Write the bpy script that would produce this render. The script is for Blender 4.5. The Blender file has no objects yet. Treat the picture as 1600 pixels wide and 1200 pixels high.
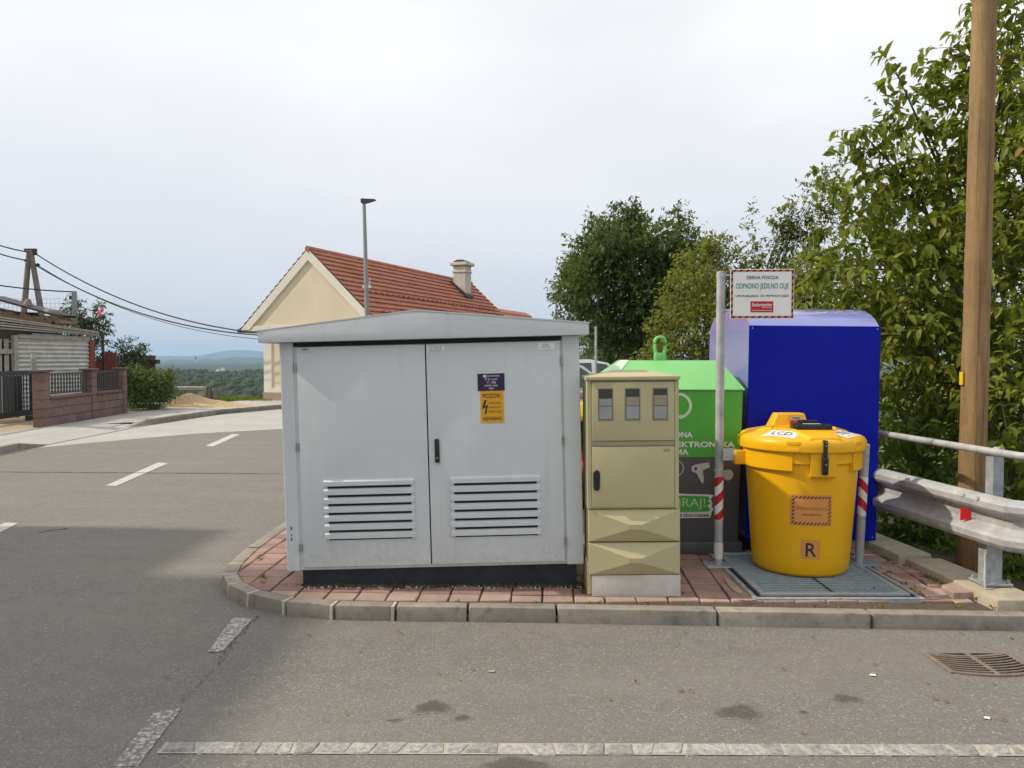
import bpy, bmesh, math, random
import numpy as np
from mathutils import Vector, Matrix
R = math.radians
rng = random.Random(7)
nrg = np.random.default_rng(11)
scn = bpy.context.scene
COL = scn.collection

# ------------------------------------------------------------------ camera
F = 1202.0
EYE = 1.6
PITCH = math.atan(40 / F)
cam = bpy.data.cameras.new('camera')
cam.sensor_width = 36.0
cam.lens = F / 1600 * 36
cam.clip_start = 0.05
cam.clip_end = 60000
camo = bpy.data.objects.new('camera', cam)
COL.objects.link(camo)
camo.location = (0, 0, EYE)
camo.rotation_euler = (math.pi / 2 - PITCH, 0, 0)
scn.camera = camo

# ------------------------------------------------------------------ world, sun, exposure
SUN_EL, SUN_AZ = 40.0, -1.5          # high on the left, a touch behind the camera
world = bpy.data.worlds.new('World')
scn.world = world
world.use_nodes = True
wn, wl = world.node_tree.nodes, world.node_tree.links
for n in list(wn):
    wn.remove(n)
wout = wn.new('ShaderNodeOutputWorld')
wbg = wn.new('ShaderNodeBackground')
wbg.inputs['Strength'].default_value = 0.1
sky = wn.new('ShaderNodeTexSky')
sky.sky_type = 'NISHITA'
sky.sun_disc = False
sky.sun_elevation = R(SUN_EL)
sky.sun_rotation = R(270 - SUN_AZ)
sky.altitude = 300
sky.air_density = 1.0
sky.dust_density = 4.0
sky.ozone_density = 1.0
wtc = wn.new('ShaderNodeTexCoord')
wmp = wn.new('ShaderNodeMapping')
wmp.inputs['Scale'].default_value = (1.0, 1.0, 2.6)
wno = wn.new('ShaderNodeTexNoise')
wno.inputs['Scale'].default_value = 1.5
wno.inputs['Detail'].default_value = 4.0
wno.inputs['Roughness'].default_value = 0.5
wrp = wn.new('ShaderNodeMapRange')
wrp.inputs['From Min'].default_value = 0.32
wrp.inputs['From Max'].default_value = 0.68
wrp.inputs['To Min'].default_value = 0.68
wrp.inputs['To Max'].default_value = 0.93
wmx = wn.new('ShaderNodeMix')
wmx.data_type = 'RGBA'
wmx.inputs['B'].default_value = (8.9, 8.95, 9.15, 1)      # thin high cloud veil
wsp = wn.new('ShaderNodeSeparateXYZ')
wl.new(wtc.outputs['Generated'], wsp.inputs['Vector'])
wcr = wn.new('ShaderNodeValToRGB')                          # the veil thins to blue haze towards the horizon
for e_, (p_, c_) in zip([wcr.color_ramp.elements[0], wcr.color_ramp.elements[1], wcr.color_ramp.elements.new(0.5)], ((0.0, (0.60, 0.665, 0.77, 1)), (1.0, (0.835, 0.84, 0.855, 1)), (0.42, (0.75, 0.775, 0.825, 1)))):
    e_.position = p_
    e_.color = c_
wzr = wn.new('ShaderNodeMapRange')
wzr.inputs['From Min'].default_value = 0.0
wzr.inputs['From Max'].default_value = 0.36
wl.new(wsp.outputs['Z'], wzr.inputs['Value'])
wl.new(wzr.outputs['Result'], wcr.inputs['Fac'])
wsc = wn.new('ShaderNodeVectorMath')
wsc.operation = 'SCALE'
wsc.inputs['Scale'].default_value = 9.6
wl.new(wcr.outputs['Color'], wsc.inputs[0])
wl.new(wsc.outputs['Vector'], wmx.inputs['B'])
wl.new(wtc.outputs['Generated'], wmp.inputs['Vector'])
wl.new(wmp.outputs['Vector'], wno.inputs['Vector'])
wl.new(wno.outputs['Fac'], wrp.inputs['Value'])
wl.new(wrp.outputs['Result'], wmx.inputs['Factor'])
wl.new(sky.outputs['Color'], wmx.inputs['A'])
wl.new(wmx.outputs['Result'], wbg.inputs['Color'])
wl.new(wbg.outputs['Background'], wout.inputs['Surface'])

sl = bpy.data.lights.new('sun', 'SUN')
sl.energy = 3.0
sl.angle = R(0.9)
sl.color = (1.0, 0.89, 0.74)
so = bpy.data.objects.new('sun', sl)
COL.objects.link(so)
sdir = Vector((math.cos(R(SUN_AZ)) * math.cos(R(SUN_EL)), math.sin(R(SUN_AZ)) * math.cos(R(SUN_EL)), -math.sin(R(SUN_EL))))
so.rotation_euler = sdir.to_track_quat('-Z', 'Y').to_euler()
so.location = (-20, -2, 20)

vs = scn.view_settings
vs.view_transform = 'Standard'
vs.look = 'None'
vs.exposure = 0.22
vs.gamma = 1.0
vs.use_curve_mapping = False
scn.render.engine = 'CYCLES'
cy = scn.cycles
cy.use_denoising = True
cy.max_bounces = 6
cy.diffuse_bounces = 3
cy.glossy_bounces = 3
cy.transmission_bounces = 4
cy.transparent_max_bounces = 8
cy.volume_bounces = 1
cy.caustics_reflective = False
cy.caustics_refractive = False

# ------------------------------------------------------------------ pixel (of the 1600x1200 photograph) -> place
_fw = Vector((0, math.cos(PITCH), -math.sin(PITCH)))
_up = Vector((0, math.sin(PITCH), math.cos(PITCH)))


def ray(x, y):
    return Vector(((x - 800) / F, 0, 0)) + _fw + _up * ((600 - y) / F)


def P(x, y, d):
    r = ray(x, y)
    return Vector((0, 0, EYE)) + r * (d / r.y)


def G(x, y, z=0.0):
    r = ray(x, y)
    return Vector((0, 0, EYE)) + r * ((z - EYE) / r.z)


# ------------------------------------------------------------------ materials
MATS = {}


def nodes_of(name):
    m = bpy.data.materials.new(name)
    m.use_nodes = True
    nt = m.node_tree
    return m, nt, nt.nodes['Principled BSDF'], nt.nodes['Material Output']


def noise(nt, vec, scale, detail=4, rough=0.6):
    n = nt.nodes.new('ShaderNodeTexNoise')
    n.inputs['Scale'].default_value = scale
    n.inputs['Detail'].default_value = detail
    n.inputs['Roughness'].default_value = rough
    if vec is not None:
        nt.links.new(vec, n.inputs['Vector'])
    return n.outputs['Fac']


def ramp(nt, fac, stops):
    n = nt.nodes.new('ShaderNodeValToRGB')
    e = n.color_ramp.elements
    while len(e) < len(stops):
        e.new(0.5)
    for k, (p, c) in enumerate(stops):
        e[k].position = p
        e[k].color = (*c, 1) if len(c) == 3 else c
    nt.links.new(fac, n.inputs['Fac'])
    return n.outputs['Color']


def mixc(nt, fac, a, b, mode='MIX'):
    n = nt.nodes.new('ShaderNodeMix')
    n.data_type = 'RGBA'
    n.blend_type = mode
    if isinstance(fac, float):
        n.inputs['Factor'].default_value = fac
    else:
        nt.links.new(fac, n.inputs['Factor'])
    for k, v in (('A', a), ('B', b)):
        if isinstance(v, tuple):
            n.inputs[k].default_value = (*v, 1)
        else:
            nt.links.new(v, n.inputs[k])
    return n.outputs['Result']


def maprange(nt, v, a, b, c, d):
    n = nt.nodes.new('ShaderNodeMapRange')
    for k, x in (('From Min', a), ('From Max', b), ('To Min', c), ('To Max', d)):
        n.inputs[k].default_value = x
    nt.links.new(v, n.inputs['Value'])
    return n.outputs['Result']


def bump(nt, bsdf, h, strength, dist):
    n = nt.nodes.new('ShaderNodeBump')
    n.inputs['Strength'].default_value = strength
    n.inputs['Distance'].default_value = dist
    nt.links.new(h, n.inputs['Height'])
    nt.links.new(n.outputs['Normal'], bsdf.inputs['Normal'])


def wpos(nt):
    return nt.nodes.new('ShaderNodeNewGeometry').outputs['Position']


def opos(nt):
    return nt.nodes.new('ShaderNodeTexCoord').outputs['Object']


def rnd(nt):
    return nt.nodes.new('ShaderNodeObjectInfo').outputs['Random']


def pm(name, c, rough=0.6, metal=0.0, var=0.12, scale=6.0, bs=0.0, bscale=60.0, bdist=0.004, perobj=0.0, dirt=0.0, dirtc=(0.1, 0.09, 0.075), coat=0.0, obj=False, ior=1.45):
    """plain surface: base colour, cloudy variation, dirt blotches, fine relief"""
    m, nt, b, o = nodes_of(name)
    v = opos(nt) if obj else wpos(nt)
    f = noise(nt, v, scale, 5, 0.65)
    lo = tuple(x * (1 - var) for x in c)
    hi = tuple(min(1, x * (1 + var)) for x in c)
    col = ramp(nt, f, [(0.3, lo), (0.7, hi)])
    if perobj:
        k = maprange(nt, rnd(nt), 0, 1, 1 - perobj, 1 + perobj)
        h = nt.nodes.new('ShaderNodeHueSaturation')
        nt.links.new(k, h.inputs['Value'])
        nt.links.new(col, h.inputs['Color'])
        col = h.outputs['Color']
    if dirt:
        df = noise(nt, v, scale * 2.7, 6, 0.7)
        df = maprange(nt, df, 0.5, 0.78, 0.0, dirt)
        col = mixc(nt, df, col, dirtc)
    nt.links.new(col, b.inputs['Base Color'])
    rf = maprange(nt, noise(nt, v, scale * 1.7, 3), 0.3, 0.7, max(0.02, rough * 0.88), min(1, rough * 1.12))
    nt.links.new(rf, b.inputs['Roughness'])
    b.inputs['Metallic'].default_value = metal
    b.inputs['IOR'].default_value = ior
    if coat:
        b.inputs['Coat Weight'].default_value = coat
        b.inputs['Coat Roughness'].default_value = 0.06
    if bs:
        bump(nt, b, noise(nt, v, bscale, 4, 0.7), bs, bdist)
    MATS[name] = m
    return m


def leaf_mat(name, c1, c2, trans=0.35, rough=0.45):
    m, nt, b, o = nodes_of(name)
    at = nt.nodes.new('ShaderNodeAttribute')
    at.attribute_name = 'tint'
    sep = nt.nodes.new('ShaderNodeSeparateColor')
    nt.links.new(at.outputs['Color'], sep.inputs['Color'])
    col = mixc(nt, sep.outputs['Red'], c1, c2)
    col = mixc(nt, sep.outputs['Green'], col, (0.33, 0.17, 0.03))     # autumn leaves
    nt.links.new(col, b.inputs['Base Color'])
    b.inputs['Roughness'].default_value = rough
    b.inputs['Specular IOR Level'].default_value = 0.28
    tr = nt.nodes.new('ShaderNodeBsdfTranslucent')
    tc = mixc(nt, 0.5, col, (0.30, 0.36, 0.02), 'MIX')
    nt.links.new(tc, tr.inputs['Color'])
    mx = nt.nodes.new('ShaderNodeMixShader')
    mx.inputs['Fac'].default_value = trans
    nt.links.new(b.outputs['BSDF'], mx.inputs[1])
    nt.links.new(tr.outputs['BSDF'], mx.inputs[2])
    nt.links.new(mx.outputs['Shader'], o.inputs['Surface'])
    MATS[name] = m
    return m


def stripe_mat(name, ca, cb, period, ax=(1, 0, 1), rough=0.5, duty=0.5):
    """straight diagonal print stripes in object space"""
    m, nt, b, o = nodes_of(name)
    v = opos(nt)
    d = nt.nodes.new('ShaderNodeVectorMath')
    d.operation = 'DOT_PRODUCT'
    d.inputs[1].default_value = ax
    nt.links.new(v, d.inputs[0])
    a = nt.nodes.new('ShaderNodeMath')
    a.operation = 'MULTIPLY'
    a.inputs[1].default_value = 1 / period
    nt.links.new(d.outputs['Value'], a.inputs[0])
    fr = nt.nodes.new('ShaderNodeMath')
    fr.operation = 'FRACT'
    nt.links.new(a.outputs[0], fr.inputs[0])
    lt = nt.nodes.new('ShaderNodeMath')
    lt.operation = 'LESS_THAN'
    lt.inputs[1].default_value = duty
    nt.links.new(fr.outputs[0], lt.inputs[0])
    col = mixc(nt, lt.outputs[0], ca, cb)
    nt.links.new(col, b.inputs['Base Color'])
    b.inputs['Roughness'].default_value = rough
    MATS[name] = m
    return m


def glass_mat(name, c, rough=0.05):
    m, nt, b, o = nodes_of(name)
    b.inputs['Base Color'].default_value = (*c, 1)
    b.inputs['Roughness'].default_value = rough
    b.inputs['Specular IOR Level'].default_value = 0.8
    MATS[name] = m
    return m


def asphalt_mat(name='asphalt', stained=False):
    m, nt, b, o = nodes_of(name)
    v = wpos(nt)
    vo = nt.nodes.new('ShaderNodeTexVoronoi')
    vo.inputs['Scale'].default_value = 120
    nt.links.new(v, vo.inputs['Vector'])
    stone = nt.nodes.new('ShaderNodeSeparateColor')
    nt.links.new(vo.outputs['Color'], stone.inputs['Color'])
    base = ramp(nt, stone.outputs['Red'], [(0.0, (0.150, 0.146, 0.140)), (0.55, (0.192, 0.182, 0.168)), (0.92, (0.235, 0.224, 0.208)), (0.99, (0.36, 0.34, 0.31))])
    big = noise(nt, v, 0.55, 6, 0.65)
    base = mixc(nt, maprange(nt, big, 0.3, 0.72, 0.0, 0.6), base, (0.235, 0.214, 0.188))
    mpa = nt.nodes.new('ShaderNodeMapping')
    mpa.inputs['Scale'].default_value = (0.35, 1.6, 1)
    nt.links.new(v, mpa.inputs['Vector'])
    tr_ = noise(nt, mpa.outputs['Vector'], 1.3, 5, 0.6)
    base = mixc(nt, maprange(nt, tr_, 0.5, 0.72, 0.0, 0.45), base, (0.26, 0.245, 0.222))
    md = noise(nt, v, 4.5, 6, 0.7)
    base = mixc(nt, maprange(nt, md, 0.45, 0.75, 0.0, 0.35), base, (0.145, 0.14, 0.134))
    if stained:      # soaked-in oil: dense in the middle, ragged and faint at the rim
        at = nt.nodes.new('ShaderNodeAttribute')
        at.attribute_name = 'fade'
        ad = nt.nodes.new('ShaderNodeMath')
        ad.operation = 'ADD'
        nt.links.new(at.outputs['Fac'], ad.inputs[0])
        nt.links.new(maprange(nt, noise(nt, v, 26, 5, 0.7), 0, 1, -0.45, 0.45), ad.inputs[1])
        base = mixc(nt, maprange(nt, ad.outputs[0], 0.15, 0.75, 0.0, 0.62), base, (0.05, 0.048, 0.046))
    nt.links.new(base, b.inputs['Base Color'])
    b.inputs['Roughness'].default_value = 0.88
    b.inputs['Specular IOR Level'].default_value = 0.25
    h = nt.nodes.new('ShaderNodeMath')
    h.operation = 'ADD'
    nt.links.new(vo.outputs['Distance'], h.inputs[0])
    nt.links.new(noise(nt, v, 260, 3), h.inputs[1])
    bump(nt, b, h.outputs[0], 0.55, 0.006)
    MATS[name] = m


def worn_paint(name, lo, hi):
    m, nt, b, o = nodes_of(name)
    v = wpos(nt)
    f = noise(nt, v, 38, 6, 0.75)
    k = maprange(nt, f, lo, hi, 0.0, 1.0)
    col = mixc(nt, k, (0.175, 0.168, 0.158), (0.48, 0.47, 0.445))
    nt.links.new(col, b.inputs['Base Color'])
    b.inputs['Roughness'].default_value = 0.8
    bump(nt, b, noise(nt, v, 150, 4), 0.4, 0.004)
    MATS[name] = m


def wood_mat(name, c1, c2, zscale=0.25, s=14, rough=0.75, knots=False):
    m, nt, b, o = nodes_of(name)
    mp = nt.nodes.new('ShaderNodeMapping')
    mp.inputs['Scale'].default_value = (1, 1, zscale)
    nt.links.new(wpos(nt), mp.inputs['Vector'])
    f = noise(nt, mp.outputs['Vector'], s, 8, 0.7)
    col = ramp(nt, f, [(0.28, c1), (0.66, c2)])
    f2 = noise(nt, mp.outputs['Vector'], s * 5, 5, 0.7)
    dark = tuple(x * 0.4 for x in c1)
    col = mixc(nt, maprange(nt, f2, 0.58, 0.72, 0.0, 0.7), col, dark)
    nt.links.new(col, b.inputs['Base Color'])
    b.inputs['Roughness'].default_value = rough
    if knots:
        vk = nt.nodes.new('ShaderNodeTexVoronoi')
        vk.inputs['Scale'].default_value = 3.2
        mk = nt.nodes.new('ShaderNodeMapping')
        mk.inputs['Scale'].default_value = (1, 1, 0.55)
        nt.links.new(wpos(nt), mk.inputs['Vector'])
        nt.links.new(mk.outputs['Vector'], vk.inputs['Vector'])
        kn = nt.nodes.new('ShaderNodeMath')
        kn.operation = 'ADD'
        nt.links.new(vk.outputs['Distance'], kn.inputs[0])
        nt.links.new(maprange(nt, noise(nt, wpos(nt), 18, 4), 0, 1, -0.06, 0.06), kn.inputs[1])
        col2 = mixc(nt, maprange(nt, kn.outputs[0], 0.06, 0.19, 0.75, 0.0), col, dark)
        col2 = mixc(nt, maprange(nt, noise(nt, wpos(nt), 2.4, 5, 0.7), 0.42, 0.7, 0.0, 0.6), col2, tuple(x * 0.62 for x in c1))
        nt.links.new(col2, b.inputs['Base Color'])
    bump(nt, b, f2, 0.4, 0.004)
    MATS[name] = m


asphalt_mat()
asphalt_mat('asphalt_oily', True)
worn_paint('paint_worn', 0.44, 0.56)
worn_paint('paint_good', 0.25, 0.36)
worn_paint('paint_gone', 0.48, 0.57)
pm('stain', (0.125, 0.12, 0.114), 0.75, var=0.3, scale=20, bs=0.4, bscale=150)
pm('seam', (0.085, 0.08, 0.075), 0.9)
pm('concrete_road', (0.40, 0.385, 0.36), 0.85, var=0.1, scale=0.9, bs=0.3, bscale=120, dirt=0.3, dirtc=(0.28, 0.26, 0.24))
pm('concrete', (0.40, 0.385, 0.345), 0.85, var=0.14, scale=3, bs=0.4, bscale=70, dirt=0.4, dirtc=(0.2, 0.19, 0.165))
pm('kerb_stone', (0.29, 0.262, 0.222), 0.88, var=0.2, scale=4, bs=0.5, bscale=90, perobj=0.14, dirt=0.9, dirtc=(0.12, 0.108, 0.095))
pm('mortar', (0.50, 0.46, 0.42), 0.9, var=0.15, scale=10, bs=0.4)
pm('sett_mortar', (0.40, 0.365, 0.31), 0.9, var=0.25, scale=14, bs=0.4)
pm('joint_sand', (0.10, 0.075, 0.058), 0.95, var=0.3, scale=25, bs=0.5)
pm('paver', (0.31, 0.195, 0.165), 0.9, var=0.16, scale=9, bs=0.45, bscale=110, perobj=0.16, dirt=0.5, dirtc=(0.19, 0.12, 0.10))
pm('paver_pale', (0.40, 0.285, 0.235), 0.9, var=0.14, scale=8, bs=0.45, bscale=110, perobj=0.10, dirt=0.4, dirtc=(0.30, 0.2, 0.155))
pm('granite_sett', (0.32, 0.315, 0.30), 0.85, var=0.40, scale=45, bs=0.8, bscale=70, bdist=0.006, perobj=0.22)
pm('sandstone', (0.43, 0.385, 0.29), 0.9, var=0.16, scale=6, bs=0.6, bscale=50, dirt=0.55, dirtc=(0.25, 0.23, 0.17))
pm('sand', (0.50, 0.36, 0.20), 0.95, var=0.2, scale=9, bs=0.7, bscale=60, bdist=0.02)
pm('gravel_yellow', (0.42, 0.34, 0.22), 0.95, var=0.25, scale=14, bs=0.6)
pm('grass', (0.085, 0.13, 0.03), 0.9, var=0.35, scale=5, bs=0.8, bscale=30, bdist=0.03)
pm('earth', (0.07, 0.06, 0.035), 0.95, var=0.35, scale=4, bs=0.8, bscale=20, bdist=0.03)
pm('kiosk_grey', (0.63, 0.668, 0.685), 0.5, var=0.03, scale=2, bs=0.04, bscale=220, bdist=0.001, dirt=0.10, dirtc=(0.42, 0.43, 0.43))
_m = MATS['kiosk_grey']
_nt = _m.node_tree
_b = _nt.nodes['Principled BSDF']
_src = _b.inputs['Base Color'].links[0].from_socket
_p = wpos(_nt)
_mp = _nt.nodes.new('ShaderNodeMapping')
_mp.inputs['Scale'].default_value = (14, 14, 0.55)
_nt.links.new(_p, _mp.inputs['Vector'])
_st = maprange(_nt, noise(_nt, _mp.outputs['Vector'], 1.6, 5, 0.7), 0.54, 0.80, 0.0, 0.30)      # rain streaks
_c = mixc(_nt, _st, _src, (0.40, 0.41, 0.40))
_sx = _nt.nodes.new('ShaderNodeSeparateXYZ')
_nt.links.new(_p, _sx.inputs['Vector'])
_lo = maprange(_nt, _sx.outputs['Z'], 0.22, 0.50, 1.0, 0.0)                                      # road splash at the foot
_sp = maprange(_nt, noise(_nt, _p, 26, 6, 0.8), 0.44, 0.70, 0.0, 0.5)
_mu = _nt.nodes.new('ShaderNodeMath')
_mu.operation = 'MULTIPLY'
_nt.links.new(_lo, _mu.inputs[0])
_nt.links.new(_sp, _mu.inputs[1])
_c = mixc(_nt, _mu.outputs[0], _c, (0.36, 0.33, 0.29))
_nt.links.new(_c, _b.inputs['Base Color'])
bump(_nt, _b, noise(_nt, _p, 2.2, 2, 0.4), 0.12, 0.02)
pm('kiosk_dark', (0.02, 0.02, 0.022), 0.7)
pm('plinth_dark', (0.018, 0.024, 0.036), 0.55, var=0.3, scale=8, bs=0.3, dirt=0.35, dirtc=(0.08, 0.075, 0.065))
pm('rubber', (0.012, 0.012, 0.013), 0.5)
pm('black_plastic', (0.018, 0.018, 0.02), 0.38, var=0.1)
pm('steel', (0.42, 0.42, 0.41), 0.35, 0.9, var=0.1, scale=20)
pm('galv', (0.43, 0.46, 0.49), 0.45, 0.4, var=0.22, scale=22, bs=0.1, bscale=120, bdist=0.001)
pm('galv_old', (0.42, 0.425, 0.43), 0.68, 0.25, var=0.22, scale=9, bs=0.25, bscale=60, bdist=0.002, dirt=0.5, dirtc=(0.40, 0.39, 0.37))
pm('galv_bar', (0.42, 0.50, 0.52), 0.35, 0.35, var=0.15, scale=18)
pm('cabinet_beige', (0.50, 0.455, 0.255), 0.55, var=0.05, scale=3, bs=0.25, bscale=240, bdist=0.0012, dirt=0.14, dirtc=(0.33, 0.29, 0.17))
pm('cabinet_beige_dark', (0.34, 0.29, 0.205), 0.6, var=0.06)
pm('white_base', (0.60, 0.575, 0.52), 0.85, var=0.1, scale=6, dirt=0.3, dirtc=(0.32, 0.29, 0.25), bs=0.3)
pm('yellow_bin', (0.84, 0.44, 0.003), 0.36, var=0.02, scale=4, bs=0.06, bscale=160, bdist=0.001, dirt=0.16, dirtc=(0.55, 0.30, 0.03))
pm('green_light', (0.20, 0.56, 0.16), 0.34, var=0.04, scale=3, dirt=0.08, dirtc=(0.2, 0.4, 0.15), coat=0.3)
pm('green_print', (0.085, 0.42, 0.05), 0.4, var=0.04, scale=3, dirt=0.06, dirtc=(0.1, 0.3, 0.06))
pm('mint', (0.62, 0.76, 0.58), 0.5, var=0.04)
pm('grey_print', (0.105, 0.105, 0.112), 0.42, var=0.05)
pm('blue_lacquer', (0.23, 0.25, 0.56), 0.2, var=0.03, scale=2, coat=1.0)
pm('blue_panel', (0.0008, 0.009, 0.40), 0.45, var=0.06, scale=1.2, dirt=0.14, dirtc=(0.03, 0.035, 0.20), bs=0.05, bscale=5, bdist=0.01)
MATS['blue_panel'].node_tree.nodes['Principled BSDF'].inputs['Specular IOR Level'].default_value = 0.22
pm('white_print', (0.78, 0.78, 0.77), 0.5, var=0.02)
pm('sign_white', (0.86, 0.865, 0.87), 0.35, var=0.02)
pm('red_print', (0.55, 0.02, 0.03), 0.45, var=0.03)
pm('green_text', (0.02, 0.24, 0.16), 0.5, var=0.02)
pm('black_print', (0.03, 0.03, 0.035), 0.5, var=0.02)
pm('dark_red_print', (0.22, 0.02, 0.02), 0.5, var=0.02)
pm('olive_print', (0.28, 0.20, 0.06), 0.5, var=0.02)
pm('orange_label', (0.68, 0.30, 0.075), 0.45, var=0.03)
pm('purple_plate', (0.035, 0.02, 0.06), 0.3, var=0.03)
pm('warn_yellow', (0.75, 0.40, 0.01), 0.4, var=0.03)
pm('plate_grey', (0.62, 0.64, 0.65), 0.4, var=0.04)
pm('grey_white_print', (0.55, 0.56, 0.57), 0.5, var=0.02)
stripe_mat('hazard', (0.70, 0.17, 0.045), (0.02, 0.018, 0.018), 0.046, (1, 0, -1))
stripe_mat('hazard_small', (0.66, 0.29, 0.075), (0.03, 0.02, 0.02), 0.026, (1, 0, -1))
stripe_mat('redwhite', (0.76, 0.76, 0.74), (0.50, 0.012, 0.02), 0.135, (1, 0, -1), 0.35)
stripe_mat('redwhite_b', (0.76, 0.76, 0.74), (0.50, 0.012, 0.02), 0.135, (1, 0, 1), 0.35)
wood_mat('pole_wood', (0.20, 0.115, 0.045), (0.34, 0.22, 0.09), 0.07, 30, knots=True)
wood_mat('old_wood', (0.13, 0.105, 0.085), (0.27, 0.235, 0.20), 0.2, 12)
wood_mat('grey_plank', (0.26, 0.24, 0.21), (0.46, 0.43, 0.39), 1.0, 10)
wood_mat('dark_wood', (0.035, 0.025, 0.02), (0.08, 0.06, 0.045), 0.4, 12)
wood_mat('red_wood', (0.16, 0.04, 0.028), (0.26, 0.075, 0.05), 0.3, 14)
wood_mat('log_wood', (0.10, 0.065, 0.04), (0.26, 0.175, 0.10), 1.0, 16)
wood_mat('bark', (0.045, 0.036, 0.028), (0.11, 0.09, 0.07), 0.35, 16)
pm('bench_wood', (0.42, 0.38, 0.31), 0.8, var=0.15, scale=5)
pm('block_red', (0.19, 0.127, 0.115), 0.9, var=0.16, scale=14, bs=0.6, bscale=60, perobj=0.13)
pm('block_cap', (0.15, 0.09, 0.085), 0.85, var=0.12, scale=10, bs=0.4)
pm('anthracite', (0.045, 0.048, 0.056), 0.45, var=0.08)
pm('zinc_sheet', (0.56, 0.56, 0.53), 0.55, 0.25, var=0.16, scale=5, dirt=0.5, dirtc=(0.33, 0.30, 0.25))
pm('plaster_cream', (0.68, 0.60, 0.43), 0.9, var=0.05, scale=1.2, bs=0.2, bscale=40)
pm('plaster_white', (0.74, 0.70, 0.61), 0.88, var=0.05, scale=1.5, bs=0.2, bscale=40)
pm('plinth_brown', (0.36, 0.26, 0.20), 0.9, var=0.1, scale=3)
pm('roof_tile', (0.40, 0.150, 0.088), 0.8, var=0.2, scale=1.6, perobj=0.06, bs=0.5, bscale=8, bdist=0.02, dirt=0.25, dirtc=(0.24, 0.085, 0.05))
pm('chimney_plaster', (0.55, 0.52, 0.47), 0.9, var=0.16, scale=4, dirt=0.5, dirtc=(0.3, 0.28, 0.25))
pm('lead', (0.05, 0.045, 0.045), 0.6)
pm('lamp_pole', (0.30, 0.31, 0.32), 0.5, 0.5, var=0.05)
pm('wire', (0.03, 0.03, 0.035), 0.6)
pm('car_silver', (0.55, 0.56, 0.57), 0.25, 0.4, var=0.02, coat=0.7)
pm('car_white', (0.72, 0.73, 0.74), 0.25, 0.0, var=0.02, coat=0.7)
pm('car_dark', (0.03, 0.033, 0.038), 0.25, 0.2, var=0.02, coat=0.7)
pm('car_red', (0.33, 0.01, 0.02), 0.25, 0.0, var=0.02, coat=0.7)
pm('headlight', (0.6, 0.6, 0.6), 0.15, 0.3)
pm('tail_red', (0.4, 0.01, 0.01), 0.2)
pm('bin_green', (0.02, 0.06, 0.03), 0.45)
pm('bin_yellow_lid', (0.75, 0.50, 0.01), 0.4)
pm('reflector_red', (0.62, 0.015, 0.02), 0.25)
pm('picket', (0.36, 0.31, 0.22), 0.85, var=0.2, perobj=0.15)
pm('iron_grate', (0.24, 0.195, 0.16), 0.7, 0.3, var=0.25, scale=30, bs=0.4, dirt=0.5, dirtc=(0.30, 0.22, 0.15))
pm('tray_dark', (0.012, 0.02, 0.022), 0.6, var=0.2, scale=20)
pm('pit_black', (0.006, 0.006, 0.006), 0.9)
pm('flower_pink', (0.60, 0.10, 0.28), 0.6)
pm('tape_white', (0.66, 0.66, 0.64), 0.6, var=0.1, scale=30)
pm('far_white', (0.75, 0.72, 0.66), 0.9)
pm('far_roof', (0.32, 0.14, 0.09), 0.9)
pm('forest', (0.030, 0.052, 0.024), 0.95, var=0.45, scale=0.09, bs=1.0, bscale=0.9, bdist=0.8)
pm('far_hill', (0.07, 0.10, 0.05), 0.95, var=0.5, scale=0.006, bs=1.0, bscale=0.05, bdist=8)
glass_mat('car_glass', (0.03, 0.05, 0.05))
glass_mat('pane', (0.06, 0.065, 0.07))
pm('meter_grey', (0.34, 0.34, 0.35), 0.5)
leaf_mat('leaf_near', (0.08, 0.128, 0.010), (0.26, 0.29, 0.036), 0.40, 0.5)
leaf_mat('leaf_dark', (0.036, 0.070, 0.018), (0.10, 0.145, 0.036), 0.3, 0.5)
leaf_mat('leaf_olive', (0.115, 0.145, 0.028), (0.27, 0.285, 0.065), 0.42, 0.5)
leaf_mat('leaf_laurel', (0.035, 0.07, 0.012), (0.15, 0.20, 0.035), 0.25, 0.42)
leaf_mat('leaf_hedge', (0.065, 0.125, 0.014), (0.20, 0.29, 0.04), 0.35, 0.4)
leaf_mat('leaf_bush', (0.04, 0.065, 0.02), (0.09, 0.12, 0.045), 0.25, 0.45)


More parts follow.
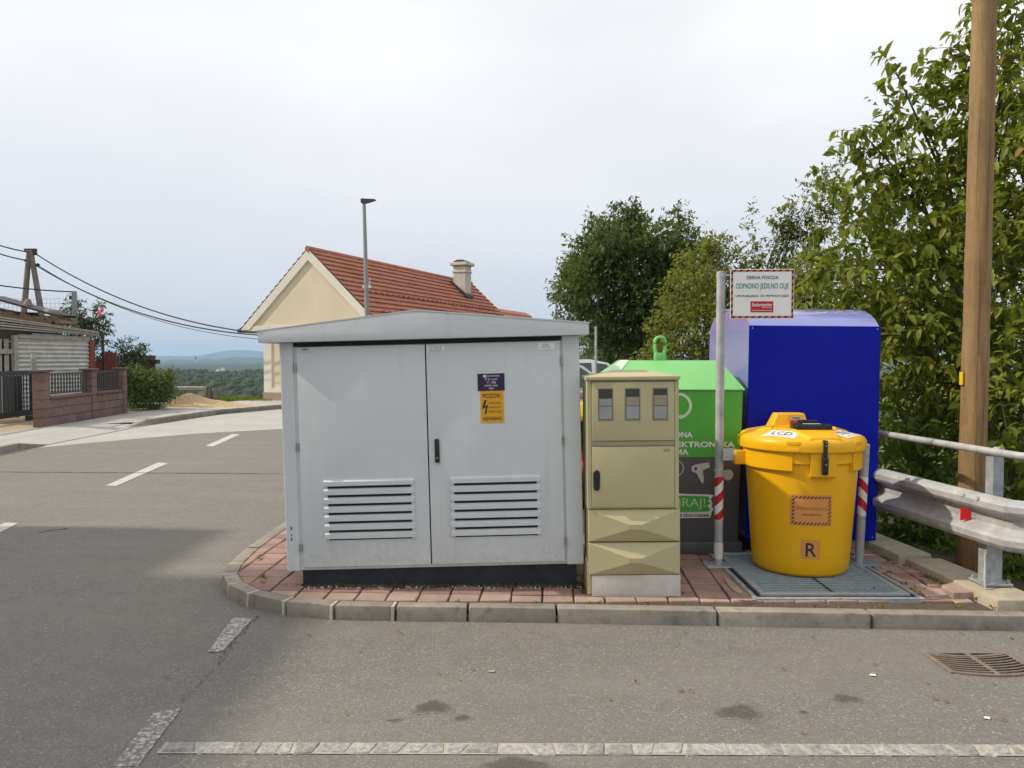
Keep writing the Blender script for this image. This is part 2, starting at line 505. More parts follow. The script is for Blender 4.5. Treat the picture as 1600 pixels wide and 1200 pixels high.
# ------------------------------------------------------------------ mesh helpers
class MB:
    def __init__(self):
        self.v, self.f = [], []

    def add(self, vs_, fs):
        o = len(self.v)
        self.v += [tuple(x) for x in vs_]
        self.f += [tuple(i + o for i in q) for q in fs]
        return self

    def box(self, x0, x1, y0, y1, z0, z1, m=None):
        vs_ = [(x, y, z) for x in (x0, x1) for y in (y0, y1) for z in (z0, z1)]
        if m is not None:
            vs_ = [m @ Vector(q) for q in vs_]
        return self.add(vs_, [(0, 1, 3, 2), (4, 6, 7, 5), (0, 4, 5, 1), (2, 3, 7, 6), (0, 2, 6, 4), (1, 5, 7, 3)])

    def prism(self, poly, ax, a, b, m=None):
        """poly: 2D points; ax: axis the prism runs along ('x','y','z') from a to b"""
        n = len(poly)

        def q(p, t):
            r = {'x': (t, p[0], p[1]), 'y': (p[0], t, p[1]), 'z': (p[0], p[1], t)}[ax]
            return m @ Vector(r) if m is not None else r
        vs_ = [q(p, a) for p in poly] + [q(p, b) for p in poly]
        fs = [tuple(range(n)), tuple(range(2 * n - 1, n - 1, -1))] + [(i, i + n, (i + 1) % n + n, (i + 1) % n) for i in range(n)]
        return self.add(vs_, fs)

    def tube(self, path, rad, n=10, caps=True):
        path = [Vector(p) for p in path]
        rad = rad if isinstance(rad, (list, tuple)) else [rad] * len(path)
        o = len(self.v)
        up = Vector((0, 0, 1))
        for i, p in enumerate(path):
            t = (path[min(i + 1, len(path) - 1)] - path[max(i - 1, 0)]).normalized()
            a = t.cross(up)
            if a.length < 0.05:
                a = t.cross(Vector((0, 1, 0)))
            a.normalize()
            b = a.cross(t)
            for k in range(n):
                an = 2 * math.pi * k / n
                self.v.append(tuple(p + (a * math.cos(an) + b * math.sin(an)) * rad[i]))
        for i in range(len(path) - 1):
            for k in range(n):
                k2 = (k + 1) % n
                self.f.append((o + i * n + k, o + i * n + k2, o + (i + 1) * n + k2, o + (i + 1) * n + k))
        if caps:
            self.f.append(tuple(o + k for k in range(n - 1, -1, -1)))
            e = o + (len(path) - 1) * n
            self.f.append(tuple(e + k for k in range(n)))
        return self

    def cyl(self, c, r, z0, z1, n=16, r1=None):
        return self.tube([(c[0], c[1], z0), (c[0], c[1], z1)], [r, r if r1 is None else r1], n)

    def lathe(self, prof, n=48, c=(0, 0), a0=0.0, a1=None, close=False):
        """prof: (radius, z) list; angle measured from -y (towards the road), + to the right"""
        full = a1 is None
        o = len(self.v)
        m = n if full else n + 1
        for (r, z) in prof:
            for k in range(m):
                an = a0 + (2 * math.pi if full else (a1 - a0)) * k / n
                self.v.append((c[0] + r * math.sin(an), c[1] - r * math.cos(an), z))
        L = len(prof)
        for i in range(L - 1):
            for k in range(n):
                k2 = (k + 1) % m
                self.f.append((o + i * m + k, o + i * m + k2, o + (i + 1) * m + k2, o + (i + 1) * m + k))
        if close:
            self.f.append(tuple(o + k for k in range(m - 1, -1, -1)))
            self.f.append(tuple(o + (L - 1) * m + k for k in range(m)))
        if not full:      # end caps of a sector
            self.f.append(tuple(o + i * m for i in range(L)))
            self.f.append(tuple(o + i * m + m - 1 for i in range(L - 1, -1, -1)))
        return self

    def mesh(self, name, mats, smooth=False, bev=0.0, seg=2, ang=35):
        me = bpy.data.meshes.new(name)
        me.from_pydata(self.v, [], self.f)
        bm = bmesh.new()
        bm.from_mesh(me)
        bmesh.ops.recalc_face_normals(bm, faces=bm.faces)
        if bev:
            es = [e for e in bm.edges if len(e.link_faces) == 2 and e.calc_face_angle(0) > R(28)]
            bmesh.ops.bevel(bm, geom=es, offset=bev, segments=seg, profile=0.6, affect='EDGES', clamp_overlap=True)
        for f in bm.faces:
            f.smooth = bool(smooth or bev)
        bm.to_mesh(me)
        bm.free()
        if smooth or bev:
            me.set_sharp_from_angle(angle=R(ang))
        for m in (mats if isinstance(mats, (list, tuple)) else [mats]):
            me.materials.append(MATS[m] if isinstance(m, str) else m)
        return me


def put(name, me, parent=None, loc=(0, 0, 0), rot=(0, 0, 0)):
    o = bpy.data.objects.new(name, me)
    COL.objects.link(o)
    o.location = loc
    o.rotation_euler = rot
    if parent is not None:
        o.parent = parent
    return o


def part(name, mb, mat, parent=None, smooth=False, bev=0.0, seg=2, ang=35, loc=(0, 0, 0), rot=(0, 0, 0)):
    return put(name, mb.mesh(name, mat, smooth, bev, seg, ang), parent, loc, rot)


def tag(o, label=None, cat=None, group=None, kind=None):
    if label:
        o['label'] = label
    if cat:
        o['category'] = cat
    if group:
        o['group'] = group
    if kind:
        o['kind'] = kind
    return o


def thing(name, label, cat, loc=(0, 0, 0), rot=(0, 0, 0), group=None):
    o = put(name, None, None, loc, rot)
    o.empty_display_size = 0.1
    return tag(o, label, cat, group)


def struct(name, mb, mat, label=None, **k):
    o = part(name, mb, mat, **k)
    return tag(o, label, None, None, 'structure')


def text_mesh(body, mat, x0, x1, z0, z1, y, fn=None, bold=0.0, keep=False, shear=0.0):
    """lettering fitted in the box x0..x1, z0..z1 on the plane y (facing -y), or bent by fn(x, z)"""
    cu = bpy.data.curves.new('lettering', 'FONT')
    cu.body = body
    cu.size = 1.0
    cu.offset = bold
    cu.shear = shear
    cu.resolution_u = 3
    tmp = bpy.data.objects.new('lettering_tmp', cu)
    COL.objects.link(tmp)
    bpy.context.view_layer.update()
    me = bpy.data.meshes.new_from_object(tmp.evaluated_get(bpy.context.evaluated_depsgraph_get()))
    bpy.data.objects.remove(tmp)
    n = len(me.vertices)
    co = np.empty(n * 3)
    me.vertices.foreach_get('co', co)
    co = co.reshape(-1, 3)
    lo, hi = co.min(0), co.max(0)
    u = (co[:, 0] - lo[0]) / max(1e-6, hi[0] - lo[0])
    w = (co[:, 1] - lo[1]) / max(1e-6, hi[1] - lo[1])
    X = x0 + u * (x1 - x0)
    Z = z0 + w * (z1 - z0)
    if fn is None:
        out = np.stack([X, np.full(n, y), Z], 1)
    else:
        out = np.array([fn(a, b) for a, b in zip(X, Z)])
    me.vertices.foreach_set('co', out.ravel())
    me.materials.clear()
    me.materials.append(MATS[mat])
    me.update()
    return me


def text(body, mat, parent, x0, x1, z0, z1, y, name='lettering', fn=None, bold=0.0, shear=0.0):
    return put(name, text_mesh(body, mat, x0, x1, z0, z1, y, fn, bold, shear=shear), parent)


def flat(poly, y):
    """flat print polygon in the plane y, facing -y"""
    mb = MB()
    mb.add([(p[0], y, p[1]) for p in poly], [tuple(range(len(poly)))])
    return mb


def sheet(poly, z):
    mb = MB()
    mb.add([(p[0], p[1], z) for p in poly], [tuple(range(len(poly)))])
    return mb


def ring_poly(cx, cz, r, n=24, a0=0, a1=360):
    return [(cx + r * math.cos(R(a0 + (a1 - a0) * k / n)), cz + r * math.sin(R(a0 + (a1 - a0) * k / n))) for k in range(n if a1 - a0 >= 360 else n + 1)]


def clip_convex(poly, clip):
    """Sutherland-Hodgman; clip is counter-clockwise and convex"""
    out = list(poly)
    for i in range(len(clip)):
        a, b = clip[i], clip[(i + 1) % len(clip)]
        inp, out = out, []
        if not inp:
            break

        def side(p):
            return (b[0] - a[0]) * (p[1] - a[1]) - (b[1] - a[1]) * (p[0] - a[0])
        for j in range(len(inp)):
            p, q = inp[j], inp[(j + 1) % len(inp)]
            sp, sq = side(p), side(q)
            if sp >= 0:
                out.append(p)
            if sp * sq < 0:
                t = sp / (sp - sq)
                out.append((p[0] + t * (q[0] - p[0]), p[1] + t * (q[1] - p[1])))
    return out


def area(poly):
    return 0.5 * sum(poly[i][0] * poly[(i + 1) % len(poly)][1] - poly[(i + 1) % len(poly)][0] * poly[i][1] for i in range(len(poly)))


# ------------------------------------------------------------------ ground to the horizon
def smooth(a, b, x):
    t = min(1, max(0, (x - a) / (b - a)))
    return t * t * (3 - 2 * t)


def wob(t, k):
    return math.sin(t * 1.0 * k + 1.3) + 0.6 * math.sin(t * 2.3 * k + 0.4) + 0.35 * math.sin(t * 5.1 * k + 2.2)


def terrain_z(x, y):
    r = math.hypot(x, y)
    dl = -(x + 10.3) * 0.927 + (y - 29.5) * 0.375
    s = max(min(dl, y - 29.8), r - 75)
    z = -0.05
    if s > 0:
        z -= 15 * (1 - math.exp(-s * s / (260 + 16 * s)))
    th = math.atan2(x, y)
    px = 800 + F * math.tan(max(-1.2, min(1.2, th)))
    # three ranges of hills, one behind the other
    for (rr, wd, y0, am, kk, ph) in ((1500, 300, 576, 4.0, 21, 0.2), (3000, 450, 567, 4.0, 31, 1.1), (4600, 500, 561, 3.2, 38, 2.0)):
        yt = y0 - am * wob(th + ph, kk) * 0.6
        top = EYE + (560 - yt) * rr / F
        z += (top - z) * math.exp(-((r - rr) / wd) ** 2)
    yt = 556.5 - 0.9 * wob(th, 24) - 9.5 * math.exp(-((px - 372) / 52.0) ** 2)
    z += (EYE + (560 - yt) * 8500 / F - z) * math.exp(-((r - 8500) / 1300) ** 2)
    if r > 9500:
        z = min(z, -20)
    return z


mb = MB()
NA = 620
radii = [0.0, 6.0, 12, 18, 24, 27, 29, 30, 31, 32, 33, 34, 36, 38, 41, 45, 50, 56, 64, 75, 90, 110, 140, 180, 230, 300, 400, 520, 700, 900, 1050, 1200, 1320, 1420, 1500, 1580, 1700, 1900, 2200, 2500, 2700, 2850, 3000, 3150, 3400, 3800, 4100, 4300, 4500, 4600, 4750, 5000, 5500, 6200, 6800, 7300, 7700, 8000, 8250, 8500, 8750, 9100, 9600]
angs = []
a = -math.pi
while a < math.pi - 1e-6:
    angs.append(a)
    a += R(0.22) if R(-36) < a < R(-10) else R(1.2)
NA = len(angs)
tv = [(0, 0, -0.05)]
for r_ in radii[1:]:
    for t in angs:
        x_, y_ = r_ * math.sin(t), r_ * math.cos(t)
        tv.append((x_, y_, terrain_z(x_, y_)))
tf = [(0, 1 + (k + 1) % NA, 1 + k) for k in range(NA)]
for i in range(len(radii) - 2):
    o = 1 + i * NA
    for k in range(NA):
        k2 = (k + 1) % NA
        tf.append((o + k, o + k2, o + NA + k2, o + NA + k))
mb.add(tv, tf)
gm, gnt, gb, go = nodes_of('ground_cover')
gp = wpos(gnt)
gl = gnt.nodes.new('ShaderNodeVectorMath')
gl.operation = 'LENGTH'
gnt.links.new(gp, gl.inputs[0])
near_c = ramp(gnt, noise(gnt, gp, 3.0, 6), [(0.3, (0.05, 0.075, 0.018)), (0.6, (0.10, 0.14, 0.035)), (0.75, (0.15, 0.13, 0.06))])
far_c = ramp(gnt, noise(gnt, gp, 0.004, 6, 0.7), [(0.45, (0.020, 0.036, 0.020)), (0.60, (0.028, 0.048, 0.024)), (0.70, (0.075, 0.10, 0.045))])
gc = mixc(gnt, maprange(gnt, gl.outputs['Value'], 80, 400, 0, 1), near_c, far_c)
gnt.links.new(gc, gb.inputs['Base Color'])
gb.inputs['Roughness'].default_value = 0.95
bump(gnt, gb, noise(gnt, gp, 0.03, 6, 0.8), 0.8, 12.0)
MATS['ground_cover'] = gm
struct('ground', mb, 'ground_cover', smooth=True, ang=180)

# a wood on the slope below: many crowns that read as one mass
ico = bmesh.new()
bmesh.ops.create_icosphere(ico, subdivisions=2, radius=1.0)
ico_v = np.array([v.co[:] for v in ico.verts])
ico_f = np.array([[v.index for v in f.verts] for f in ico.faces])
ico.free()
fv, ff, cnt = [], [], 0
for k in range(2600):
    d = 120 + 480 * nrg.random() ** 0.9
    px = 120 + 420 * nrg.random()
    X = (px - 800) / F * d
    ytop = np.interp(d, [120, 200, 330, 600], [634, 612, 592, 574]) + 6 * math.sin(px * 0.022) * (1 - abs(px - 330) / 400) + (8 * smooth(330, 230, px) * smooth(200, 600, d))
    ztop = EYE + (560 - ytop) * d / F
    rad = (2.2 + 2.6 * nrg.random()) * (0.8 + d / 900)
    bumps = 1 + 0.22 * (nrg.random(len(ico_v)) - 0.5) + 0.16 * np.sin(ico_v[:, 0] * 5 + k) * np.cos(ico_v[:, 1] * 4 + 2 * k)
    vv = ico_v * bumps[:, None] * rad * np.array([1, 1, 0.95]) + np.array([X, d, ztop - rad * (0.7 + 0.5 * nrg.random())])
    fv.append(vv)
    ff.append(ico_f + cnt)
    cnt += len(ico_v)
me = bpy.data.meshes.new('forest')
me.from_pydata(np.concatenate(fv).tolist(), [], np.concatenate(ff).tolist())
me.polygons.foreach_set('use_smooth', [False] * len(me.polygons))
me.materials.append(MATS['forest'])
tag(put('forest', me), 'dark green wooded slope below the village, seen between hedge and house', 'forest', None, 'stuff')

# scattered farmhouses on the far hills
far_spots = [(348, 573.5, 1420, 'wide white farmhouse on the far hillside'), (341, 576, 1400, 'small white house just below the wide farmhouse far off'), (397, 567.0, 2900, 'pale house near the right end of the far ridge'), (283, 570.5, 2850, 'tiny pale house at the left of the far valley'), (261, 571, 2900, 'tiny white house far off above the hedge')]
for (px, py, d, lab) in far_spots:
    c = P(px, py, d)
    t = thing('farmhouse', lab, 'house', (c.x, c.y, c.z - 4), (0, 0, rng.uniform(-0.5, 0.5)), 'far farmhouses')
    s = (0.42 if d < 2000 else 0.8) * (1.5 if 'wide' in lab else 1.0)
    part('wall', MB().box(-5 * s, 5 * s, -3 * s, 3 * s, -3, 4 * s), 'far_white', t)
    part('roof', MB().prism([(-3.5 * s, 3.9 * s), (3.5 * s, 3.9 * s), (0, 6.6 * s)], 'x', -5.4 * s, 5.4 * s), 'far_roof', t)
c = P(306, 566, 3050)
t = thing('church_tower', 'slim church tower on the far ridge between the blue hills', 'church', c)
part('tower', MB().box(-4, 4, -4, 4, -10, 12), 'chimney_plaster', t)
part('spire', MB().tube([(0, 0, 12), (0, 0, 27)], [5.2, 0.2], 8), 'lead', t)

# ------------------------------------------------------------------ roads
road_poly = [(-8.62, -9), (-8.42, 12.6), (-8.5, 13.74), (-8.0, 14.57), (-6.78, 16.3), (-5.16, 17.5), (-1, 19.0), (2.2, 19.5), (2.55, 9.0), (2.95, 4.9), (3.4, 4.75), (14, 4.75), (14, -9)]
road = struct('road', sheet(road_poly, 0.0), 'asphalt')
struct('concrete_apron', sheet([(-9.4, 11.5), (-8.3, 11.5), (-8.3, 14), (-6.6, 16), (-5, 17.2), (-1, 18.7), (2.2, 19.2), (2.2, 40), (-3, 40), (-7.0, 25.2), (-8.3, 22.2), (-8.75, 18.4), (-9.4, 15)], -0.006), 'concrete_road')
# pavement beyond (in front of the red block wall and round to the cream house)
struct('lowered_kerb', MB().add([(-9.5, 13.9, 0.074), (-8.62, 13.9, 0.003), (-8.74, 18.7, 0.003), (-9.6, 18.7, 0.074)], [(0, 1, 2, 3)]), 'concrete_road')
fp = [(-10.55, 11.0), (-8.75, 11.0), (-8.75, 13.95), (-9.5, 13.95), (-9.6, 18.0), (-8.78, 18.5), (-8.5, 21.7), (-7.15, 24.9), (-3.0, 31), (-4.0, 34), (-9.7, 28.0), (-10.2, 26.3), (-10.75, 23.0), (-10.42, 17.0)]
struct('pavement', sheet(fp, 0.075), 'concrete_road')
struct('gravel_strip', sheet([(-15, 10), (-10.5, 10), (-10.42, 17.1), (-10.9, 23), (-15, 23)], 0.062), 'gravel_yellow')


def kerb_line(name, pts, h, w, seglen, z0=-0.05, taper0=False, taper1=False):
    k = put(name, None)
    tag(k, None, None, None, 'structure')
    # resample polyline
    acc, segs = [Vector(pts[0]).to_2d()], []
    P2 = [Vector((p[0], p[1])) for p in pts]
    L = [0]
    for a_, b_ in zip(P2, P2[1:]):
        L.append(L[-1] + (b_ - a_).length)

    def at(s):
        for i in range(len(P2) - 1):
            if s <= L[i + 1] + 1e-9:
                return P2[i].lerp(P2[i + 1], (s - L[i]) / (L[i + 1] - L[i]))
        return P2[-1]
    n = max(1, round(L[-1] / seglen))
    for i in range(n):
        s0, s1 = L[-1] * i / n + 0.006, L[-1] * (i + 1) / n - 0.006
        a_, b_ = at(s0), at(s1)
        t = (b_ - a_).normalized()
        nn = Vector((-t.y, t.x)) * w
        h0 = 0.01 if (taper0 and i == 0) else h
        h1 = 0.01 if (taper1 and i == n - 1) else h
        m = MB()
        m.add([(a_.x, a_.y, z0), (b_.x, b_.y, z0), (b_.x + nn.x, b_.y + nn.y, z0), (a_.x + nn.x, a_.y + nn.y, z0),
               (a_.x, a_.y, h0), (b_.x, b_.y, h1), (b_.x + nn.x, b_.y + nn.y, h1), (a_.x + nn.x, a_.y + nn.y, h0)],
              [(0, 3, 2, 1), (4, 5, 6, 7), (0, 1, 5, 4), (1, 2, 6, 5), (2, 3, 7, 6), (3, 0, 4, 7)])
        part('kerb_stone', m, 'kerb_stone', k, bev=0.012, seg=1)
    return k


kerb_line('far_kerb', [(-8.82, 17.6), (-8.78, 18.6), (-8.5, 21.8), (-7.2, 24.8), (-3.0, 31)], 0.13, 0.14, 0.9, taper0=True)
kerb_line('left_kerb', [(-8.62, -2), (-8.5, 12.4), (-8.6, 14.2)], 0.13, 0.14, 0.9, taper1=True)

# lane markings, seams and stains on the asphalt
def quad_mark(name, pix, mat, z=0.004):
    return part(name, sheet([tuple(G(x, y))[:2] for x, y in pix], z), mat, road)


quad_mark('lane_marking', [(165, 759), (181, 760), (263, 724), (247, 723)], 'paint_good')
quad_mark('lane_marking', [(321, 697), (333, 698), (375, 679), (363, 678.5)], 'paint_good')
quad_mark('lane_marking', [(-40, 838), (-14, 840), (28, 818), (8, 817)], 'paint_good')
quad_mark('lane_marking', [(324, 1020), (347, 1019), (396, 967), (364, 966)], 'paint_worn')
quad_mark('lane_marking', [(176, 1199), (215, 1199), (284, 1108), (240, 1115)], 'paint_gone')
quad_mark('lane_marking', [(130, 1290), (176, 1290), (215, 1200), (176, 1200)], 'paint_gone')


def wavy_strip(name, a, b, w, mat, n=40, amp=0.01, z=0.004):
    a, b = Vector(a), Vector(b)
    t = (b - a).normalized()
    nn = Vector((-t.y, t.x))
    l, r_ = [], []
    for i in range(n + 1):
        p = a.lerp(b, i / n) + nn * rng.uniform(-amp, amp)
        q = w * rng.uniform(0.5, 1.4)
        l.append(p + nn * q / 2)
        r_.append(p - nn * q / 2)
    m = MB()
    m.add([(p.x, p.y, z) for p in l] + [(p.x, p.y, z) for p in r_], [(i, n + 1 + i, n + 2 + i, i + 1) for i in range(n)])
    return part(name, m, mat, road)


wavy_strip('seam', G(-60, 737)[:2], G(470, 741)[:2], 0.028, 'seam')
wavy_strip('crack', G(402, 962)[:2], G(338, 1040)[:2], 0.006, 'seam', 40, 0.02)
wavy_strip('crack', G(330, 1048)[:2], G(280, 1100)[:2], 0.003, 'seam', 40, 0.02)
wavy_strip('crack', G(60, 832)[:2], G(105, 826)[:2], 0.02, 'seam', 12, 0.02)


def stain(px, py, rx, ry, ang=0):
    c = G(px, py)
    n = 30
    ph = rng.uniform(0, 6)
    vs_, fd = [(c.x, c.y, 0.0012)], [1.0]
    for (f_, w_) in ((0.5, 0.9), (0.9, 0.62), (1.35, 0.0)):
        for k in range(n):
            a_ = 2 * math.pi * k / n
            q = f_ * (1 + 0.16 * math.sin(3 * a_ + ph) + 0.1 * math.sin(5 * a_ + 2 * ph))
            vs_.append((c.x + rx * q * math.cos(a_ + ang), c.y + ry * q * math.sin(a_ + ang), 0.0012))
            fd.append(w_)
    fs = [(0, 1 + k, 1 + (k + 1) % n) for k in range(n)]
    for i in (0, 1):
        fs += [(1 + i * n + k, 1 + (i + 1) * n + k, 1 + (i + 1) * n + (k + 1) % n, 1 + i * n + (k + 1) % n) for k in range(n)]
    me = bpy.data.meshes.new('stain')
    me.from_pydata(vs_, [], fs)
    at_ = me.attributes.new('fade', 'FLOAT', 'POINT')
    at_.data.foreach_set('value', fd)
    me.materials.append(MATS['asphalt_oily'])
    return put('stain', me, road)


for s in ((677, 1105, 0.078, 0.058), (723, 1122, 0.034, 0.024), (1156, 1114, 0.10, 0.068), (1322, 1092, 0.062, 0.04), (1255, 1113, 0.016, 0.012), (805, 1196, 0.13, 0.05), (617, 1126, 0.025, 0.016)):
    stain(*s)
part('litter', sheet([tuple(G(x, y))[:2] for x, y in ((762, 1051), (772, 1052), (773, 1049), (764, 1049))], 0.006), 'sandstone', road)
part('litter', sheet([tuple(G(x, y))[:2] for x, y in ((1358, 1057), (1369, 1058), (1368, 1055), (1360, 1054))], 0.006), 'white_print', road)
part('litter', sheet([tuple(G(x, y))[:2] for x, y in ((1537, 1124), (1547, 1126), (1547, 1122), (1539, 1121))], 0.006), 'white_print', road)

# granite setts laid flush across the road in the foreground
strip = put('sett_strip', None)
tag(strip, None, None, None, 'structure')
part('mortar_bed', sheet([(-1.44, 3.06), (2.8, 3.035), (2.8, 3.125), (-1.44, 3.15)], 0.0042), 'sett_mortar', strip)
sk0 = 0.0
x = -1.43
while x < 2.75:
    w = rng.choice((0.10, 0.115, 0.085, 0.05, 0.12, 0.135))
    yb = 3.105 - (x + 1.43) * 0.006 + rng.uniform(-0.004, 0.004)
    sk = rng.uniform(-0.02, 0.02)
    m = MB()
    hh = 0.0062 + rng.uniform(0, 0.003)
    m.prism([(x + 0.0055 + sk0, yb - 0.043 + rng.uniform(-0.006, 0.006)), (x + w - 0.0055 + sk, yb - 0.043 + rng.uniform(-0.006, 0.006)), (x + w - 0.0055 - sk, yb + 0.043 + rng.uniform(-0.006, 0.006)), (x + 0.0055 - sk0, yb + 0.043 + rng.uniform(-0.006, 0.006))], 'z', -0.03, hh)
    sk0 = sk
    part('sett', m, 'granite_sett', strip, bev=0.006, seg=1)
    x += w

# gully grate in the road
g0 = G(1530, 1036)
gt = thing('gully_grate', 'rusty curved-bar drain grate set in the asphalt at the right', 'drain grate', (g0.x, g0.y, 0.0))
gt.scale = (0.86, 0.82, 1.0)
part('pit', MB().add([(-0.25, -0.15, 0.0045), (0.25, -0.15, 0.0045), (0.25, 0.15, 0.0045), (-0.25, 0.15, 0.0045)], [(0, 1, 2, 3)]), 'pit_black', gt)


def dish(x):
    return -0.055 * (1 - (x / 0.25) ** 2)


for sx in (-1, 1):
    part('frame', MB().box(sx * 0.255 - 0.014, sx * 0.255 + 0.014, -0.17, 0.17, -0.02, 0.012), 'iron_grate', gt, bev=0.003, seg=1)
part('centre_bar', MB().box(-0.014, 0.014, -0.22, 0.15, -0.02, 0.012), 'iron_grate', gt, bev=0.003, seg=1)
for k in range(9):
    yy = 0.155 - k * 0.037
    m = MB()
    n = 10
    o1, o2 = [], []
    for i in range(n + 1):
        xx = -0.25 + 0.5 * i / n
        o1.append((xx, yy + dish(xx)))
        o2.append((xx, yy + dish(xx) - (0.012 if 0 < k < 8 else 0.024)))
    vs_ = [(p[0], p[1], z) for z in (-0.02, 0.010) for p in o1] + [(p[0], p[1], z) for z in (-0.02, 0.010) for p in o2]
    N = n + 1
    fs = []
    for i in range(n):
        fs += [(N + i, N + i + 1, 3 * N + i + 1, 3 * N + i), (i, N + i, N + i + 1, i + 1), (2 * N + i, 2 * N + i + 1, 3 * N + i + 1, 3 * N + i)]
    m.add(vs_, fs)
    part('bar', m, 'iron_grate', gt)

# ------------------------------------------------------------------ the paved island
outer = [(-2.11, 11.0), (-2.10, 8.0), (-2.12, 6.1), (-2.09, 5.62), (-2.03, 5.34), (-1.90, 5.10), (-1.70, 4.90), (-1.42, 4.74), (-1.10, 4.655), (-0.72, 4.635)]
TOP = 0.092
kw = 0.10
kerb = put('kerb', None)
tag(kerb, None, None, None, 'structure')


def stone(a_, b_, an, bn, h=TOP):
    """a_,b_ outer ends, an,bn inner ends"""
    m = MB()
    m.add([(a_[0], a_[1], -0.05), (b_[0], b_[1], -0.05), (bn[0], bn[1], -0.05), (an[0], an[1], -0.05),
           (a_[0], a_[1], h), (b_[0], b_[1], h), (bn[0], bn[1], h), (an[0], an[1], h)],
          [(0, 3, 2, 1), (4, 5, 6, 7), (0, 1, 5, 4), (1, 2, 6, 5), (2, 3, 7, 6), (3, 0, 4, 7)])
    return m


def inward(pts, w):
    res = []
    for i, p in enumerate(pts):
        a_ = Vector(pts[max(0, i - 1)])
        b_ = Vector(pts[min(len(pts) - 1, i + 1)])
        t = (b_ - a_).normalized()
        n = Vector((-t.y, t.x))
        res.append((p[0] + n.x * w, p[1] + n.y * w))
    return res


inner = inward(outer, kw)
for i in range(len(outer) - 1):
    a_, b_, an, bn = outer[i], outer[i + 1], inner[i], inner[i + 1]
    L_ = math.dist(a_, b_)
    nsub = max(1, round(L_ / 0.95))
    for s in range(nsub):
        u0, u1 = s / nsub + 0.016 / L_, (s + 1) / nsub - 0.016 / L_
        lp = lambda p, q, u: (p[0] + (q[0] - p[0]) * u, p[1] + (q[1] - p[1]) * u)
        part('kerb_stone', stone(lp(a_, b_, u0), lp(a_, b_, u1), lp(an, bn, u0), lp(an, bn, u1)), 'kerb_stone', kerb, bev=0.014, seg=2)
        if i >= 2:
            j0, j1 = (s + 1) / nsub - 0.018 / L_, (s + 1) / nsub + 0.014 / L_
            part('mortar_joint', stone(lp(a_, b_, j0), lp(a_, b_, min(1, j1)), lp(an, bn, j0), lp(an, bn, min(1, j1)), TOP - 0.004), 'mortar', kerb)
front = [(-0.71, 4.632), (-0.27, 4.62), (0.27, 4.598), (1.23, 4.545), (2.13, 4.50), (3.06, 4.455), (4.0, 4.42)]
for i in range(len(front) - 1):
    a_, b_ = front[i], front[i + 1]
    a2, b2 = (a_[0] + 0.006, a_[1]), (b_[0] - 0.006, b_[1])
    part('kerb_stone', stone(a2, b2, (a2[0], a2[1] + kw), (b2[0], b2[1] + kw)), 'kerb_stone', kerb, bev=0.014, seg=2)

inl = inward(outer, kw + 0.004)
isl = [(-2.0, 11.0)] + inl[1:] + [(-0.27, 4.74), (0.27, 4.718), (1.23, 4.665), (2.13, 4.62), (2.92, 4.58), (3.3, 4.56), (3.3, 5.2), (2.9, 11.0)]
struct('paving_bed', sheet(isl, TOP - 0.022), 'joint_sand')
paving = put('paving', None)
tag(paving, None, None, None, 'structure')
# clip polygon (ccw, convex)
clipp = [(-1.985, 9.0)] + [p for p in inl[1:-1]] + [(-0.72, 4.757), (1.23, 4.667), (2.88, 4.588), (2.89, 5.2), (2.72, 9.0)]
if area(clipp) < 0:
    clipp = clipp[::-1]
holes = [(-1.38, 0.40, 5.08, 9.0), (0.50, 1.02, 4.89, 5.2), (1.60, 2.50, 4.82, 5.90), (0.62, 1.76, 5.92, 9.0), (1.84, 2.62, 6.05, 9)]
dirx = Vector((1, -0.052)).normalized()
diry = Vector((0.052, 1)).normalized()
org = Vector((-0.6, 4.757))
PW, PD = 0.197, 0.158
for j in range(0, 26):
    for i in range(-9, 19):
        c0 = org + dirx * (i * PW) + diry * (j * PD)
        cc = c0 + dirx * PW / 2 + diry * PD / 2
        if cc.x > -1.3 and cc.y > 6.6:
            continue
        if any(h[0] < cc.x < h[1] and h[2] < cc.y < h[3] for h in holes):
            continue
        g = 0.005
        irr = 0.012 if cc.x > 2.55 else 0.003
        q = [c0 + dirx * g + diry * g, c0 + dirx * (PW - g) + diry * g, c0 + dirx * (PW - g) + diry * (PD - g), c0 + dirx * g + diry * (PD - g)]
        poly = clip_convex([(p.x + rng.uniform(-irr, irr), p.y + rng.uniform(-irr, irr)) for p in q], clipp)
        if len(poly) < 3 or abs(area(poly)) < 0.002:
            continue
        zt = TOP - 0.004 + rng.uniform(-0.004, 0.003)
        if cc.x > 2.5:
            zt += rng.uniform(-0.006, 0.012)
        tx, ty = rng.uniform(-0.012, 0.012), rng.uniform(-0.012, 0.012)
        m = MB()
        n = len(poly)
        m.add([(p[0], p[1], TOP - 0.05) for p in poly] + [(p[0], p[1], zt + tx * (p[0] - cc.x) + ty * (p[1] - cc.y)) for p in poly],
              [tuple(range(n - 1, -1, -1)), tuple(range(n, 2 * n))] + [(k, (k + 1) % n, n + (k + 1) % n, n + k) for k in range(n)])
        part('paver', m, 'paver_pale' if (j == 0 or (cc.x > 2.6 and rng.random() < 0.45)) else 'paver', paving, bev=0.005, seg=1)
